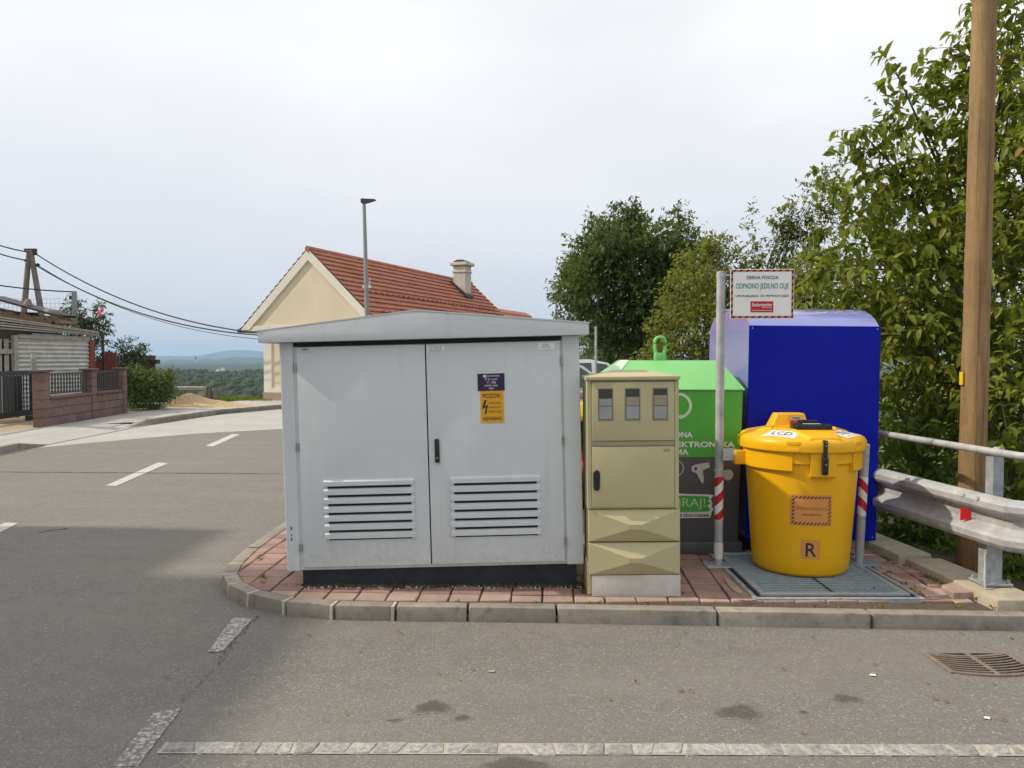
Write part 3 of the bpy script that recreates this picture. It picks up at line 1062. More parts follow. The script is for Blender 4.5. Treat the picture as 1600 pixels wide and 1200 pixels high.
# mortar smears where posts and grate frame were set into the paving
for (cx_, cy_, rx, ry) in ((1.465, 5.05, 0.035, 0.20), (1.47, 4.76, 0.06, 0.022), (2.64, 4.80, 0.05, 0.03), (2.64, 5.25, 0.03, 0.14)):
    n = 26
    pts = [(cx_ + rx * (1 + rng.uniform(-0.35, 0.2)) * math.cos(2 * math.pi * k / n), cy_ + ry * (1 + rng.uniform(-0.35, 0.2)) * math.sin(2 * math.pi * k / n)) for k in range(n)]
    part('mortar_smear', sheet(pts, TOP + 0.0015), 'paver_pale', paving)
# crumbs of moss and mortar along the foot of the kiosk
m = MB()
for k in range(260):
    xx = rng.uniform(-1.42, 0.46)
    yy = 5.045 + rng.gauss(0, 0.022)
    s = rng.uniform(0.002, 0.009)
    zz = TOP
    m.add([(xx - s, yy - s, zz - 0.004), (xx + s, yy - s * 0.6, zz - 0.004), (xx + s * 0.4, yy + s, zz - 0.004), (xx, yy, zz + s * 0.9)], [(0, 1, 3), (1, 2, 3), (2, 0, 3)])
o = part('moss_crumbs', m, 'mortar', paving)
o['kind'] = 'stuff'
m = MB()
for k in range(520):
    xx = rng.uniform(-1.40, 0.44)
    yy = 5.062 + rng.gauss(0, 0.014)
    s = rng.uniform(0.006, 0.018)
    zz = TOP
    m.add([(xx - s, yy - s, zz - 0.004), (xx + s, yy - s * 0.6, zz - 0.004), (xx + s * 0.4, yy + s, zz - 0.004), (xx, yy, zz + s * 1.3)], [(0, 1, 3), (1, 2, 3), (2, 0, 3)])
o = part('moss_crumbs', m, 'earth', paving)
o['kind'] = 'stuff'
# weed tufts in the joints
# bank behind the guard rail
struct('bank', MB().add([(3.02, 4.7, 0.06), (3.4, 4.62, 0.05), (14, 4.7, -0.4), (14, 24, -1.0), (2.6, 24, 0.0), (2.75, 7, 0.05)], [(0, 1, 2, 3, 4, 5)]), 'earth')

# ------------------------------------------------------------------ transformer kiosk
KW, KD = 1.945, 1.15
k = thing('transformer_kiosk', 'light grey metal transformer kiosk with double doors and low gabled roof', 'transformer kiosk', (-1.468, 5.0, 0.0), (0, R(-1.45), 0))
body = MB().box(0, KW, 0.012, KD, 0.205, 1.74)
part('cabinet_body', body, 'kiosk_grey', k, bev=0.004, seg=1)
part('corner_panel', MB().box(0, 0.085, 0.0, 0.02, 0.204, 1.70), 'kiosk_grey', k, bev=0.003, seg=1)
part('corner_panel', MB().box(1.835, KW, 0.0, 0.02, 0.204, 1.70), 'kiosk_grey', k, bev=0.003, seg=1)
part('plinth', MB().box(0.085, 1.90, 0.06, KD - 0.06, 0.0, 0.232), 'plinth_dark', k)
part('painted_eave_shadow', MB().box(0.09, 1.83, 0.004, 0.02, 1.672, 1.70), 'kiosk_dark', k)  # dark strip painted in for the thin shade beneath the eave
DZ0, DZ1 = 0.230, 1.668
d1 = part('door', MB().box(0.112, 0.944, -0.012, 0.014, DZ0, DZ1), 'kiosk_grey', k, bev=0.004)
d2 = part('door', MB().box(0.952, 1.820, -0.012, 0.014, DZ0, DZ1), 'kiosk_grey', k, bev=0.004)
part('door_gap', MB().box(0.943, 0.953, 0.006, 0.02, DZ0, DZ1), 'kiosk_dark', k)
for dr, xs in ((d1, (0.262, 0.853)), (d2, (1.086, 1.672))):
    part('vent_opening', MB().box(xs[0] + 0.012, xs[1] - 0.012, -0.0135, -0.009, 0.405, 0.795), 'kiosk_dark', dr)
    for s in range(7):
        zt = 0.80 - s * 0.0575
        m = MB()
        m.prism([(-0.012, zt - 0.036), (-0.031, zt - 0.038), (-0.031, zt - 0.010), (-0.012, zt + 0.002)], 'x', xs[0], xs[1])
        part('slat', m, 'kiosk_grey', dr)
    for (xa, xb) in ((xs[0], xs[0] + 0.024), (xs[1] - 0.024, xs[1])):
        part('slat_frame', MB().box(xa, xb, -0.016, -0.010, 0.405, 0.80), 'kiosk_grey', dr)
for dr, xh in ((d1, 0.100), (d2, 1.827)):
    for zh in (0.36, 1.02, 1.54):
        part('hinge', MB().tube([(xh, -0.014, zh - 0.026), (xh, -0.014, zh + 0.026)], 0.008, 8), 'steel', dr, smooth=True)
h = part('handle', MB().box(0.992, 1.022, -0.034, -0.010, 0.898, 1.052), 'black_plastic', d2, bev=0.007)
part('lock', MB().tube([(1.007, -0.034, 0.93), (1.007, -0.039, 0.93)], 0.006, 10), 'steel', h)
# roof: shallow gable, fascia folded down in front
AP, EV, BT = 1.884, 1.778, 1.702
prof = [(-0.115, BT), (2.005, BT), (2.005, EV), (0.902, AP), (-0.115, EV)]
part('roof', MB().prism(prof, 'y', -0.075, KD + 0.1), 'kiosk_grey', k, bev=0.006, seg=2)
part('roof_lip', MB().prism([(-0.119, EV - 0.004), (0.902, AP - 0.003), (2.009, EV - 0.004), (2.009, EV + 0.004), (0.902, AP + 0.006), (-0.119, EV + 0.004)], 'y', -0.080, KD + 0.103), 'kiosk_grey', k)


def plate(parent, x0, x1, z0, z1, y, mat, name='plate', th=0.003):
    return part(name, MB().box(x0, x1, y, y + th, z0, z1), mat, parent)


YF = -0.0155
pp = plate(d2, 1.281, 1.456, 1.356, 1.468, YF, 'purple_plate', 'name_plate')
ty = YF - 0.001
part('logo', flat([(1.318, 1.443), (1.338, 1.443), (1.338, 1.460), (1.318, 1.460)], ty), 'plate_grey', pp)
for (b_, xa, xb, za, zb) in (('ELEKTRO MARIBOR', 1.343, 1.425, 1.448, 1.456), ('TP 20 / 0,4kV', 1.328, 1.411, 1.423, 1.436), ('T - 755', 1.342, 1.398, 1.402, 1.417), ('CVETK. RAK.', 1.324, 1.413, 1.384, 1.395), ('2005', 1.354, 1.385, 1.366, 1.377)):
    text(b_, 'white_print', pp, xa, xb, za, zb, ty, bold=0.01)
yp = plate(d2, 1.297, 1.448, 1.148, 1.355, YF, 'warn_yellow', 'warning_plate')
text('POZOR!', 'dark_red_print', yp, 1.313, 1.428, 1.309, 1.338, ty, bold=0.02)
text('VISOKA', 'dark_red_print', yp, 1.348, 1.430, 1.269, 1.284, ty)
text('NAPETOST', 'dark_red_print', yp, 1.348, 1.430, 1.241, 1.256, ty)
text('SMRTNO', 'dark_red_print', yp, 1.348, 1.432, 1.212, 1.228, ty)
text('NEVARNO', 'dark_red_print', yp, 1.313, 1.433, 1.163, 1.188, ty, bold=0.02)
part('lightning_bolt', flat([(1.322, 1.297), (1.337, 1.297), (1.324, 1.256), (1.346, 1.268), (1.335, 1.220), (1.341, 1.222), (1.325, 1.200), (1.321, 1.226), (1.327, 1.222), (1.328, 1.250), (1.304, 1.237)], ty), 'black_print', yp)
p1 = plate(d1, 0.130, 0.202, 1.636, 1.662, YF, 'plate_grey', 'maker_plate')
text('TSN', 'black_print', p1, 0.143, 0.190, 1.647, 1.658, ty, bold=0.03)
p2 = plate(d2, 0.960, 1.072, 1.622, 1.663, YF, 'sign_white', 'data_plate')
for (b_, xa, xb, za, zb) in (('TRANSFORMATORSKA POSTAJA', 0.966, 1.066, 1.650, 1.657), ('No. 788 A/05', 0.978, 1.054, 1.638, 1.646), ('leto izdelave 2005', 0.976, 1.056, 1.626, 1.634)):
    text(b_, 'black_print', p2, xa, xb, za, zb, ty)
p3 = plate(d2, 1.675, 1.786, 1.615, 1.660, YF, 'sign_white', 'duty_plate')
text('BUČA', 'black_print', p3, 1.712, 1.748, 1.641, 1.652, ty)
text('041/711 527', 'black_print', p3, 1.703, 1.757, 1.625, 1.636, ty)
for (zz, s) in ((0.475, 1.0), (0.435, 0.5), (0.405, 0.9)):
    part('paint_chip', flat([(0.032, zz), (0.042, zz + 0.004), (0.040, zz + 0.022 * s), (0.034, zz + 0.026 * s)], -0.0015), 'black_print', k)

# ------------------------------------------------------------------ meter cabinet
CW = 0.588
c = thing('meter_cabinet', 'beige plastic electricity meter cabinet with three small windows, beside the grey kiosk', 'meter cabinet', (0.489, 4.85, 0.0), (0, R(-0.5), 0))
part('base', MB().box(0.022, CW, 0.012, 0.30, 0.02, 0.215), 'white_base', c, bev=0.004)
part('side_post', MB().box(-0.006, 0.020, 0.02, 0.30, 0.09, 0.30), 'cabinet_beige', c, bev=0.003, seg=1)
for zb in (0.2175, 0.4305):
    m = MB()
    x0, x1, z0, z1 = 0.002, CW, zb, zb + 0.209
    xc, zc = (x0 + x1) / 2, (z0 + z1) / 2
    yb, yf = 0.030, -0.040
    mgn = 0.004
    V = [(x0, yb, z0), (x1, yb, z0), (x1, yb, z1), (x0, yb, z1),
         (x0 + mgn, 0.012, z0 + mgn), (x1 - mgn, 0.012, z0 + mgn), (x1 - mgn, 0.012, z1 - mgn), (x0 + mgn, 0.012, z1 - mgn),
         (xc - 0.040, yf, zc - 0.015), (xc + 0.040, yf, zc - 0.015), (xc + 0.040, yf, zc + 0.015), (xc - 0.040, yf, zc + 0.015),
         (x0, 0.29, z0), (x1, 0.29, z0), (x1, 0.29, z1), (x0, 0.29, z1)]
    Fc = [(0, 1, 5, 4), (1, 2, 6, 5), (2, 3, 7, 6), (3, 0, 4, 7), (4, 5, 9, 8), (6, 7, 11, 10), (5, 6, 10, 9), (7, 4, 8, 11), (8, 9, 10, 11),
          (0, 12, 13, 1), (1, 13, 14, 2), (2, 14, 15, 3), (3, 15, 12, 0), (12, 15, 14, 13)]
    m.add(V, Fc)
    part('faceted_panel', m, 'cabinet_beige', c)
part('housing', MB().box(-0.004, CW - 0.012, 0.012, 0.30, 0.643, 1.462), 'cabinet_beige', c, bev=0.005)
for xx in (0.0, CW - 0.034):
    part('stile', MB().box(xx - 0.004, xx + 0.022, 0.002, 0.02, 0.645, 1.460), 'cabinet_beige', c, bev=0.002, seg=1)
ld = part('door', MB().box(0.026, CW - 0.040, -0.004, 0.014, 0.655, 1.040), 'cabinet_beige', c, bev=0.006)
ud = part('door', MB().box(0.026, CW - 0.040, -0.004, 0.014, 1.078, 1.450), 'cabinet_beige', c, bev=0.006)
part('mid_rail', MB().box(0.026, CW - 0.040, 0.0, 0.014, 1.044, 1.073), 'cabinet_beige_dark', c, bev=0.003, seg=1)
part('handle', MB().prism([(0.053 + 0.0215 * math.cos(R(a_)), (0.785 if a_ > 180 else 0.872) + 0.0215 * math.sin(R(a_))) for a_ in range(0, 360, 20)], 'y', -0.020, -0.004), 'black_plastic', ld, bev=0.004, seg=1)
part('maker_tag', flat([(0.478, 1.008), (0.520, 1.008), (0.520, 1.024), (0.478, 1.024)], -0.0055), 'cabinet_beige_dark', ld)
part('keyhole', flat(ring_poly(0.285, 0.858, 0.004, 12), -0.0055), 'cabinet_beige_dark', ld)
for i, xx in enumerate((0.112, 0.283, 0.458)):
    w = part('window_frame', MB().box(xx - 0.050, xx + 0.050, -0.0075, -0.004, 1.205, 1.413), 'cabinet_beige_dark', ud, bev=0.0015, seg=1)
    part('window', MB().box(xx - 0.043, xx + 0.043, -0.009, -0.0075, 1.213, 1.406), 'pane', ud)
    part('meter_face', flat([(xx - 0.040, 1.216), (xx + 0.040, 1.216), (xx + 0.040, 1.296), (xx - 0.040, 1.296)], -0.0095), 'meter_grey', ud)
    part('meter_face', flat([(xx - 0.040, 1.300), (xx + 0.040, 1.300), (xx + 0.040, 1.345 + 0.01 * i), (xx - 0.040, 1.345 + 0.01 * i)], -0.0095), 'cabinet_beige_dark' if i else 'meter_grey', ud)
m = MB()
rx0, rx1, ry0, ry1 = -0.014, CW - 0.006, -0.020, 0.318
V = [(rx0, ry0, 1.462), (rx1, ry0, 1.462), (rx1, ry1, 1.462), (rx0, ry1, 1.462), (rx0, ry0, 1.484), (rx1, ry0, 1.484), (rx1, ry1, 1.484), (rx0, ry1, 1.484),
     (0.20, 0.10, 1.522), (0.39, 0.10, 1.522), (0.39, 0.20, 1.522), (0.20, 0.20, 1.522)]
m.add(V, [(0, 3, 2, 1), (0, 1, 5, 4), (1, 2, 6, 5), (2, 3, 7, 6), (3, 0, 4, 7), (4, 5, 9, 8), (5, 6, 10, 9), (6, 7, 11, 10), (7, 4, 8, 11), (8, 9, 10, 11)])
part('roof', m, 'cabinet_beige', c, bev=0.004)

# ------------------------------------------------------------------ green e-waste container
GWD = 1.165
g = thing('recycling_container', 'green and grey electronics recycling container with hipped lid behind the meter cabinet', 'recycling container', (0.605, 5.93, TOP), (0, 0, R(-2.5)))
B0, B1 = 0.10, 1.262
part('base_frame', MB().box(0.0, GWD, -0.015, 0.95, 0.0, 0.095), 'grey_print', g, bev=0.006)
m = MB()
tp = 0.03
V = [(tp, 0.0, 0.095), (GWD - tp, 0.0, 0.095), (GWD - tp, 0.92, 0.095), (tp, 0.92, 0.095), (0, 0, B1), (GWD, 0, B1), (GWD, 0.95, B1), (0, 0.95, B1)]
m.add(V, [(0, 3, 2, 1), (0, 1, 5, 4), (1, 2, 6, 5), (2, 3, 7, 6), (3, 0, 4, 7), (4, 5, 6, 7)])
gb_ = part('body', m, 'grey_print', g, bev=0.006)
zs = 0.75
xi = tp * (1 - (zs - 0.095) / (B1 - 0.095))
part('print_panel', flat([(xi + 0.004, zs), (GWD - xi - 0.004, zs), (GWD - 0.006, B1 - 0.006), (0.006, B1 - 0.006)], -0.003), 'green_print', gb_)
m = MB()
lx0, lx1 = 0.26, GWD - 0.10
V = [(-0.012, -0.012, B1), (GWD + 0.012, -0.012, B1), (GWD + 0.012, 0.962, B1), (-0.012, 0.962, B1),
     (-0.012, -0.012, B1 + 0.012), (GWD + 0.012, -0.012, B1 + 0.012), (GWD + 0.012, 0.962, B1 + 0.012), (-0.012, 0.962, B1 + 0.012),
     (lx0, 0.36, 1.492), (lx1, 0.36, 1.492), (lx1, 0.60, 1.492), (lx0, 0.60, 1.492)]
m.add(V, [(0, 3, 2, 1), (0, 1, 5, 4), (1, 2, 6, 5), (2, 3, 7, 6), (3, 0, 4, 7), (4, 5, 9, 8), (5, 6, 10, 9), (6, 7, 11, 10), (7, 4, 8, 11), (8, 9, 10, 11)])
lid = part('lid', m, 'green_light', g, bev=0.006)
# pale strip along the left front hip of the lid: sky sheen painted as colour
hipn = Vector((0, -0.53, 0.85)) * 0.004
pa, pb = Vector((-0.008, -0.012, B1 + 0.012)), Vector((lx0, 0.36, 1.492))
part('painted_hip_sheen', MB().add([pa + hipn, pa + Vector((0.13, 0, 0)) + hipn, pb + Vector((0.075, 0, 0)) + hipn, pb + hipn], [(0, 1, 2, 3)]), 'mint', lid)
# lifting eye
xe, ye, ze = 0.60, 0.48, 1.492
e = part('lifting_socket', MB().box(xe - 0.045, xe + 0.045, ye - 0.05, ye + 0.05, ze, ze + 0.062), 'green_light', g, bev=0.008)
for yy in (-0.026, 0.026):
    pth = [(xe - 0.034, ye + yy, ze + 0.06), (xe - 0.044, ye + yy, ze + 0.12)] + [(xe + 0.044 * math.cos(R(180 - a_)), ye + yy, ze + 0.15 + 0.044 * math.sin(R(a_))) for a_ in range(0, 181, 20)] + [(xe + 0.044, ye + yy, ze + 0.12), (xe + 0.034, ye + yy, ze + 0.06)]
    part('lifting_loop', MB().tube(pth, 0.0105, 8), 'green_light', g, smooth=True)
GY = -0.006


def gx(px):
    return (px - 800) / F * 5.9 - 0.605 + 0.0


def gz(py):
    return EYE - (py - 560) / F * 5.9 - TOP


text('ODPADNA', 'white_print', gb_, gx(1022), gx(1083), gz(684), gz(675), GY, bold=0.035)
text('IN ELEKTRONSKA', 'white_print', gb_, gx(1022), gx(1148.5), gz(699), gz(690), GY, bold=0.035)
text('OPREMA', 'white_print', gb_, gx(1022), gx(1077), gz(711), gz(702), GY, bold=0.035)
# ring of two arrows
cx_, cz_, ro, ri = gx(1061), gz(634), 0.100, 0.078
for a0, a1 in ((-75, 88), (105, 268)):
    po = [(cx_ + ro * math.cos(R(a0 + (a1 - a0) * i / 18)), cz_ + ro * math.sin(R(a0 + (a1 - a0) * i / 18))) for i in range(19)]
    pi_ = [(cx_ + ri * math.cos(R(a0 + (a1 - a0) * i / 18)), cz_ + ri * math.sin(R(a0 + (a1 - a0) * i / 18))) for i in range(19)]
    m = MB()
    m.add([(p[0], GY, p[1]) for p in po + pi_], [(i, i + 1, 20 + i, 19 + i) for i in range(18)])
    t0 = R(a0)
    rm = (ro + ri) / 2
    m.add([(cx_ + (rm + 0.022) * math.cos(t0), GY, cz_ + (rm + 0.022) * math.sin(t0)), (cx_ + (rm - 0.022) * math.cos(t0), GY, cz_ + (rm - 0.022) * math.sin(t0)), (cx_ + rm * math.cos(t0 - 0.42), GY, cz_ + rm * math.sin(t0 - 0.42))], [(0, 1, 2)])
    part('arrow_print', m, 'mint', gb_)


def pic(name, pts, mat, parent=gb_, y=-0.006):
    return part(name, flat([(gx(a_), gz(b_)) for a_, b_ in pts], y), mat, parent)


pic('hair_dryer_print', [(1081, 734), (1082, 729), (1086, 726.5), (1108, 722.5), (1110, 730), (1099, 735), (1101, 751), (1099, 757), (1095, 751), (1090, 741), (1087, 738.5), (1083, 738)], 'grey_white_print')
part('hair_dryer_hole', flat(ring_poly(gx(1088), gz(732.5), 0.013, 16), -0.0075), 'grey_print', gb_)
part('lamp_print', flat(ring_poly(gx(1138), gz(742), 0.042, 20), -0.006), 'grey_white_print', gb_)
pic('plug_print', [(1116, 734), (1119, 731), (1126, 729), (1132, 735), (1130, 744), (1124, 743), (1118, 738)], 'grey_white_print')
m = MB()
q1, q2 = ring_poly(gx(1057), gz(732), 0.062, 28), ring_poly(gx(1057), gz(732), 0.055, 28)
m.add([(p[0], -0.006, p[1]) for p in q1 + q2], [(i, (i + 1) % 28, 28 + (i + 1) % 28, 28 + i) for i in range(28)])
part('ring_print', m, 'grey_white_print', gb_)
part('disc_print', flat(ring_poly(gx(1056), gz(736), 0.030, 20), -0.006), 'grey_white_print', gb_)
st = pic('sticker_border', [(1005, 771), (1108, 773), (1116, 774), (1112, 780), (1114, 787), (1113, 792), (1116, 796), (1113, 802), (1112, 808), (1110, 810), (1005, 812)], 'white_print')
pic('sticker_field', [(1005, 774), (1108, 776), (1110, 780), (1107, 783), (1111, 787), (1106, 791), (1111, 796), (1108, 800), (1005, 803)], 'green_print', st, -0.0075)
text('ZBIRAJ!', 'mint', st, gx(1035), gx(1103), gz(797), gz(779), -0.009, bold=-0.005)
text('ZANJE ZEOS POSKRBI.', 'black_print', st, gx(1050), gx(1110), gz(809.5), gz(804), -0.009, bold=0.02)

# ------------------------------------------------------------------ blue container
b = thing('container', 'tall dark blue container with rounded shiny roof behind the yellow drum', 'container', (1.838, 6.02, TOP), (0, R(0.5), 0))
BW = 1.015
m = MB()
prof = [(0, 0.10), (0, 1.765), (0.06, 1.818), (0.15, 1.868), (0.27, 1.905), (0.42, 1.925), (0.60, 1.932), (0.78, 1.925), (0.93, 1.905), (1.05, 1.868), (1.14, 1.818), (1.20, 1.765), (1.20, 0.10)]
part('body', MB().prism(prof, 'x', 0, BW), 'blue_lacquer', b, smooth=True, ang=24)
part('front_panel', MB().box(-0.004, BW + 0.008, -0.014, -0.002, 0.085, 1.766), 'blue_panel', b, bev=0.003, seg=1)
for xx in (0.02, BW - 0.02):
    for zz in (1.745, 0.11):
        part('rivet', MB().tube([(xx, -0.014, zz), (xx, -0.0175, zz)], 0.006, 8), 'steel', b)
for xx in (0.10, BW - 0.16):
    part('foot', MB().box(xx, xx + 0.06, 0.05, 0.11, 0.0, 0.10), 'galv', b)
    part('foot', MB().box(xx, xx + 0.06, 1.05, 1.11, 0.0, 0.10), 'galv', b)

# ------------------------------------------------------------------ steel grate platform
GX0, GX1, GY0, GY1 = 1.515, 2.585, 4.765, 5.93
gr = thing('steel_grating', 'galvanised steel grating with double frame set in the paving under the yellow drum', 'grating', (GX0, GY0, TOP))
W_, D_ = GX1 - GX0, GY1 - GY0
part('tray', MB().box(0.02, W_ - 0.02, 0.02, D_ - 0.02, -0.06, 0.0045), 'tray_dark', gr)
for off, th, h0 in ((0.0, 0.030, 0.008), (0.060, 0.040, 0.018)):
    for (xa, xb, ya, yb, diag) in ((off, W_ - off, off, off + th, 'f'), (off, W_ - off, D_ - off - th, D_ - off, 'b')):
        m = MB()
        if diag == 'f':
            poly = [(xa, ya), (xb, ya), (xb - th, yb), (xa + th, yb)]
        else:
            poly = [(xa + th, ya), (xb - th, ya), (xb, yb), (xa, yb)]
        part('frame_bar', m.prism(poly, 'z', -0.05, h0), 'galv', gr, bev=0.002, seg=1)
    for (xa, s) in ((off, 1), (W_ - off, -1)):
        poly = [(xa, off), (xa + s * th, off + th), (xa + s * th, D_ - off - th), (xa, D_ - off)]
        part('frame_bar', MB().prism(poly, 'z', -0.05, h0), 'galv', gr, bev=0.002, seg=1)
nb = 19
for i in range(nb):
    yy = 0.112 + (D_ - 0.224) * i / (nb - 1)
    part('grating_bar', MB().prism([(yy - 0.014, -0.03), (yy + 0.014, -0.03), (yy + 0.014, 0.013), (yy - 0.014, 0.018)], 'x', 0.10, W_ - 0.10), 'galv_bar', gr)
part('cross_bar', MB().box(W_ / 2 - 0.003, W_ / 2 + 0.003, 0.10, D_ - 0.1, 0.0, 0.0195), 'tray_dark', gr)

# ------------------------------------------------------------------ yellow drum
YX, YY, YZ = 2.09, 5.49, TOP + 0.017
y = thing('oil_drum', 'yellow plastic drum for used cooking oil with lid, standing on the grating', 'collection bin', (YX - 0.022, YY, YZ))
y.scale = (0.93, 0.93, 1.0)


def brad(z):
    return 0.352 + (0.412 - 0.352) * (z - 0.02) / 0.80


bp = [(0.30, 0.0), (0.325, 0.002), (0.342, 0.012), (0.352, 0.03)] + [(brad(z), z) for z in (0.1, 0.2, 0.3, 0.4, 0.5, 0.6, 0.7, 0.80)] + [(0.425, 0.81), (0.425, 0.87), (0.40, 0.88)]
bd = part('body', MB().lathe(bp, 72, close=True), 'yellow_bin', y, smooth=True, ang=40)


def band(r0, r1, z0, z1, a0, a1, name='collar', par=bd, e=0.012, rt=None):
    rt = r1 if rt is None else rt
    return part(name, MB().lathe([(r0, z0 + 0.004), (r1 - e, z0), (r1, z0 + e), (rt, z1 - 0.002), (rt - 0.004, z1), (r0, z1)], max(6, int((a1 - a0) / 4)), a0=R(a0), a1=R(a1)), 'yellow_bin', par, smooth=True, ang=40)


band(0.38, 0.428, 0.775, 0.875, -180, 180)
band(0.38, 0.437, 0.725, 0.872, -92, -28)
band(0.38, 0.437, 0.725, 0.872, 34, 92)
band(0.38, 0.437, 0.725, 0.872, 120, 240)
lug = band(0.38, 0.446, 0.695, 0.872, -12, 12, 'latch_block')
lp = [(0.418, 0.855), (0.452, 0.858), (0.462, 0.868), (0.464, 0.90), (0.460, 0.926), (0.449, 0.942), (0.43, 0.952), (0.22, 0.996), (0.20, 0.999), (0.0, 1.0)]
ld_ = part('lid', MB().lathe(lp, 72), 'yellow_bin', y, smooth=True, ang=35)
# raised deck of the lid with three arms
def cone(r_):
    return 0.952 + (0.43 - r_) * 0.21


for a_ in (2, 122, 242):
    rot = Matrix.Rotation(R(a_), 4, 'Z')
    co = [(-0.10, -0.425), (0.10, -0.425), (0.15, -0.20), (-0.15, -0.20)]
    ci = [(-0.13, -0.435), (0.13, -0.435), (0.18, -0.18), (-0.18, -0.18)]
    m = MB()
    m.add([rot @ Vector((p[0], p[1], cone(math.hypot(*p)) - 0.006)) for p in ci] + [rot @ Vector((p[0], p[1], cone(math.hypot(*p)) + 0.016)) for p in co],
          [(3, 2, 1, 0), (4, 5, 6, 7), (0, 1, 5, 4), (1, 2, 6, 5), (2, 3, 7, 6), (3, 0, 4, 7)])
    part('lid_arm', m, 'yellow_bin', ld_, bev=0.006, seg=2)
# knob block at the back
m = MB()
V = [(-0.17, 0.20, 0.96), (0.15, 0.20, 0.96), (0.15, 0.36, 0.96), (-0.17, 0.36, 0.96), (-0.11, 0.215, 1.085), (0.11, 0.215, 1.085), (0.11, 0.33, 1.085), (-0.11, 0.33, 1.085)]
m.add(V, [(0, 3, 2, 1), (0, 1, 5, 4), (1, 2, 6, 5), (2, 3, 7, 6), (3, 0, 4, 7), (4, 5, 6, 7)])
kb = part('grip_block', m, 'yellow_bin', ld_, bev=0.014, seg=3)
part('sticker', MB().box(-0.01, 0.078, 0.196, 0.2, 1.0, 1.066), 'red_print', kb, rot=(R(0), 0, 0))
part('sticker_head', MB().box(-0.009, 0.077, 0.194, 0.196, 1.036, 1.065), 'grey_white_print', kb)
text('KEMEK', 'black_print', kb, 0.0, 0.068, 1.042, 1.058, 0.1935, bold=0.02)
# black inlet hatch
ih = part('inlet_hatch', MB().prism([(-0.115, -0.235), (0.135, -0.235), (0.160, -0.20), (0.115, -0.02), (-0.095, -0.02), (-0.135, -0.20)], 'z', 0.99, 1.035), 'black_plastic', ld_, bev=0.010, seg=2)
part('hatch_grip', MB().box(-0.05, 0.085, -0.12, -0.04, 1.033, 1.057), 'black_plastic', ih, bev=0.008)
part('hatch_tape', MB().box(-0.045, 0.085, -0.175, -0.14, 1.0355, 1.037), 'tape_white', ih)
# labels on the lid
for a_, nm in ((-44, 'LCD'), (46, 'OLJE')):
    m = MB()
    rot = Matrix.Rotation(R(a_), 4, 'Z')
    cz = lambda x_, y_, u_: tuple(rot @ Vector((x_, y_, cone(math.hypot(x_, y_)) + u_)))
    n = 8
    vs_ = [cz((-0.125 + 0.25 * i / n) * w_, y_, 0.0025) for (y_, w_) in ((-0.405, 1.0), (-0.335, 0.95), (-0.26, 0.88)) for i in range(n + 1)]
    m.add(vs_, [(r0 * (n + 1) + i, r0 * (n + 1) + i + 1, (r0 + 1) * (n + 1) + i + 1, (r0 + 1) * (n + 1) + i) for r0 in (0, 1) for i in range(n)])
    lb = part('lid_label', m, 'white_print', ld_)
    rfn = lambda x_, z_: cz(x_, z_, 0.0045)
    put('lettering', text_mesh(nm, 'black_print', -0.075, 0.075, -0.36, -0.29, 0, rfn), lb)
    put('lettering', text_mesh('odpadno jedilno olje', 'black_print', -0.085, 0.085, -0.39, -0.374, 0, rfn), lb)
# moulded pockets on the rim
for a_ in (-27, 38, -100, 100):
    for zz in (0.925, 0.880):
        part('rim_pocket', MB().lathe([(0.452, zz - 0.011), (0.4655, zz - 0.013), (0.4655, zz + 0.013), (0.452, zz + 0.011)], 5, a0=R(a_ - 5.5), a1=R(a_ + 5.5)), 'yellow_bin', ld_, bev=0.003)
# latch
la = part('latch', MB().lathe([(0.44, 0.835), (0.472, 0.835), (0.475, 0.84), (0.475, 0.945), (0.47, 0.95), (0.44, 0.95)], 3, a0=R(-1.7), a1=R(1.7)), 'black_plastic', y, bev=0.003)
part('latch_arm', MB().lathe([(0.44, 0.725), (0.468, 0.72), (0.476, 0.73), (0.480, 0.83), (0.474, 0.838), (0.44, 0.838)], 3, a0=R(-2.4), a1=R(2.4)), 'black_plastic', la, bev=0.004)
for zz in (0.937, 0.915, 0.79):
    part('screw', MB().tube([(0, -0.474, zz), (0, -0.4825, zz)], 0.0055, 8), 'steel', la)
# shackle towards the post
part('hinge_lug', MB().box(-0.515, -0.42, -0.03, 0.06, 0.735, 0.835), 'yellow_bin', bd, bev=0.012)
part('shackle', MB().box(-0.60, -0.50, -0.005, 0.005, 0.76, 0.845), 'galv', bd, bev=0.002, seg=1)


def on_bin(ac, off):
    def fn(x_, z_):
        r_ = brad(z_) + off
        a__ = R(ac) + x_ / r_
        return (r_ * math.sin(a__), -r_ * math.cos(a__), z_)
    return fn


def curved(x0, x1, z0, z1, fn, n=10):
    m = MB()
    vs_ = [fn(x0 + (x1 - x0) * i / n, z) for z in (z0, z1) for i in range(n + 1)]
    m.add(vs_, [(i, i + 1, n + 2 + i, n + 1 + i) for i in range(n)])
    return m


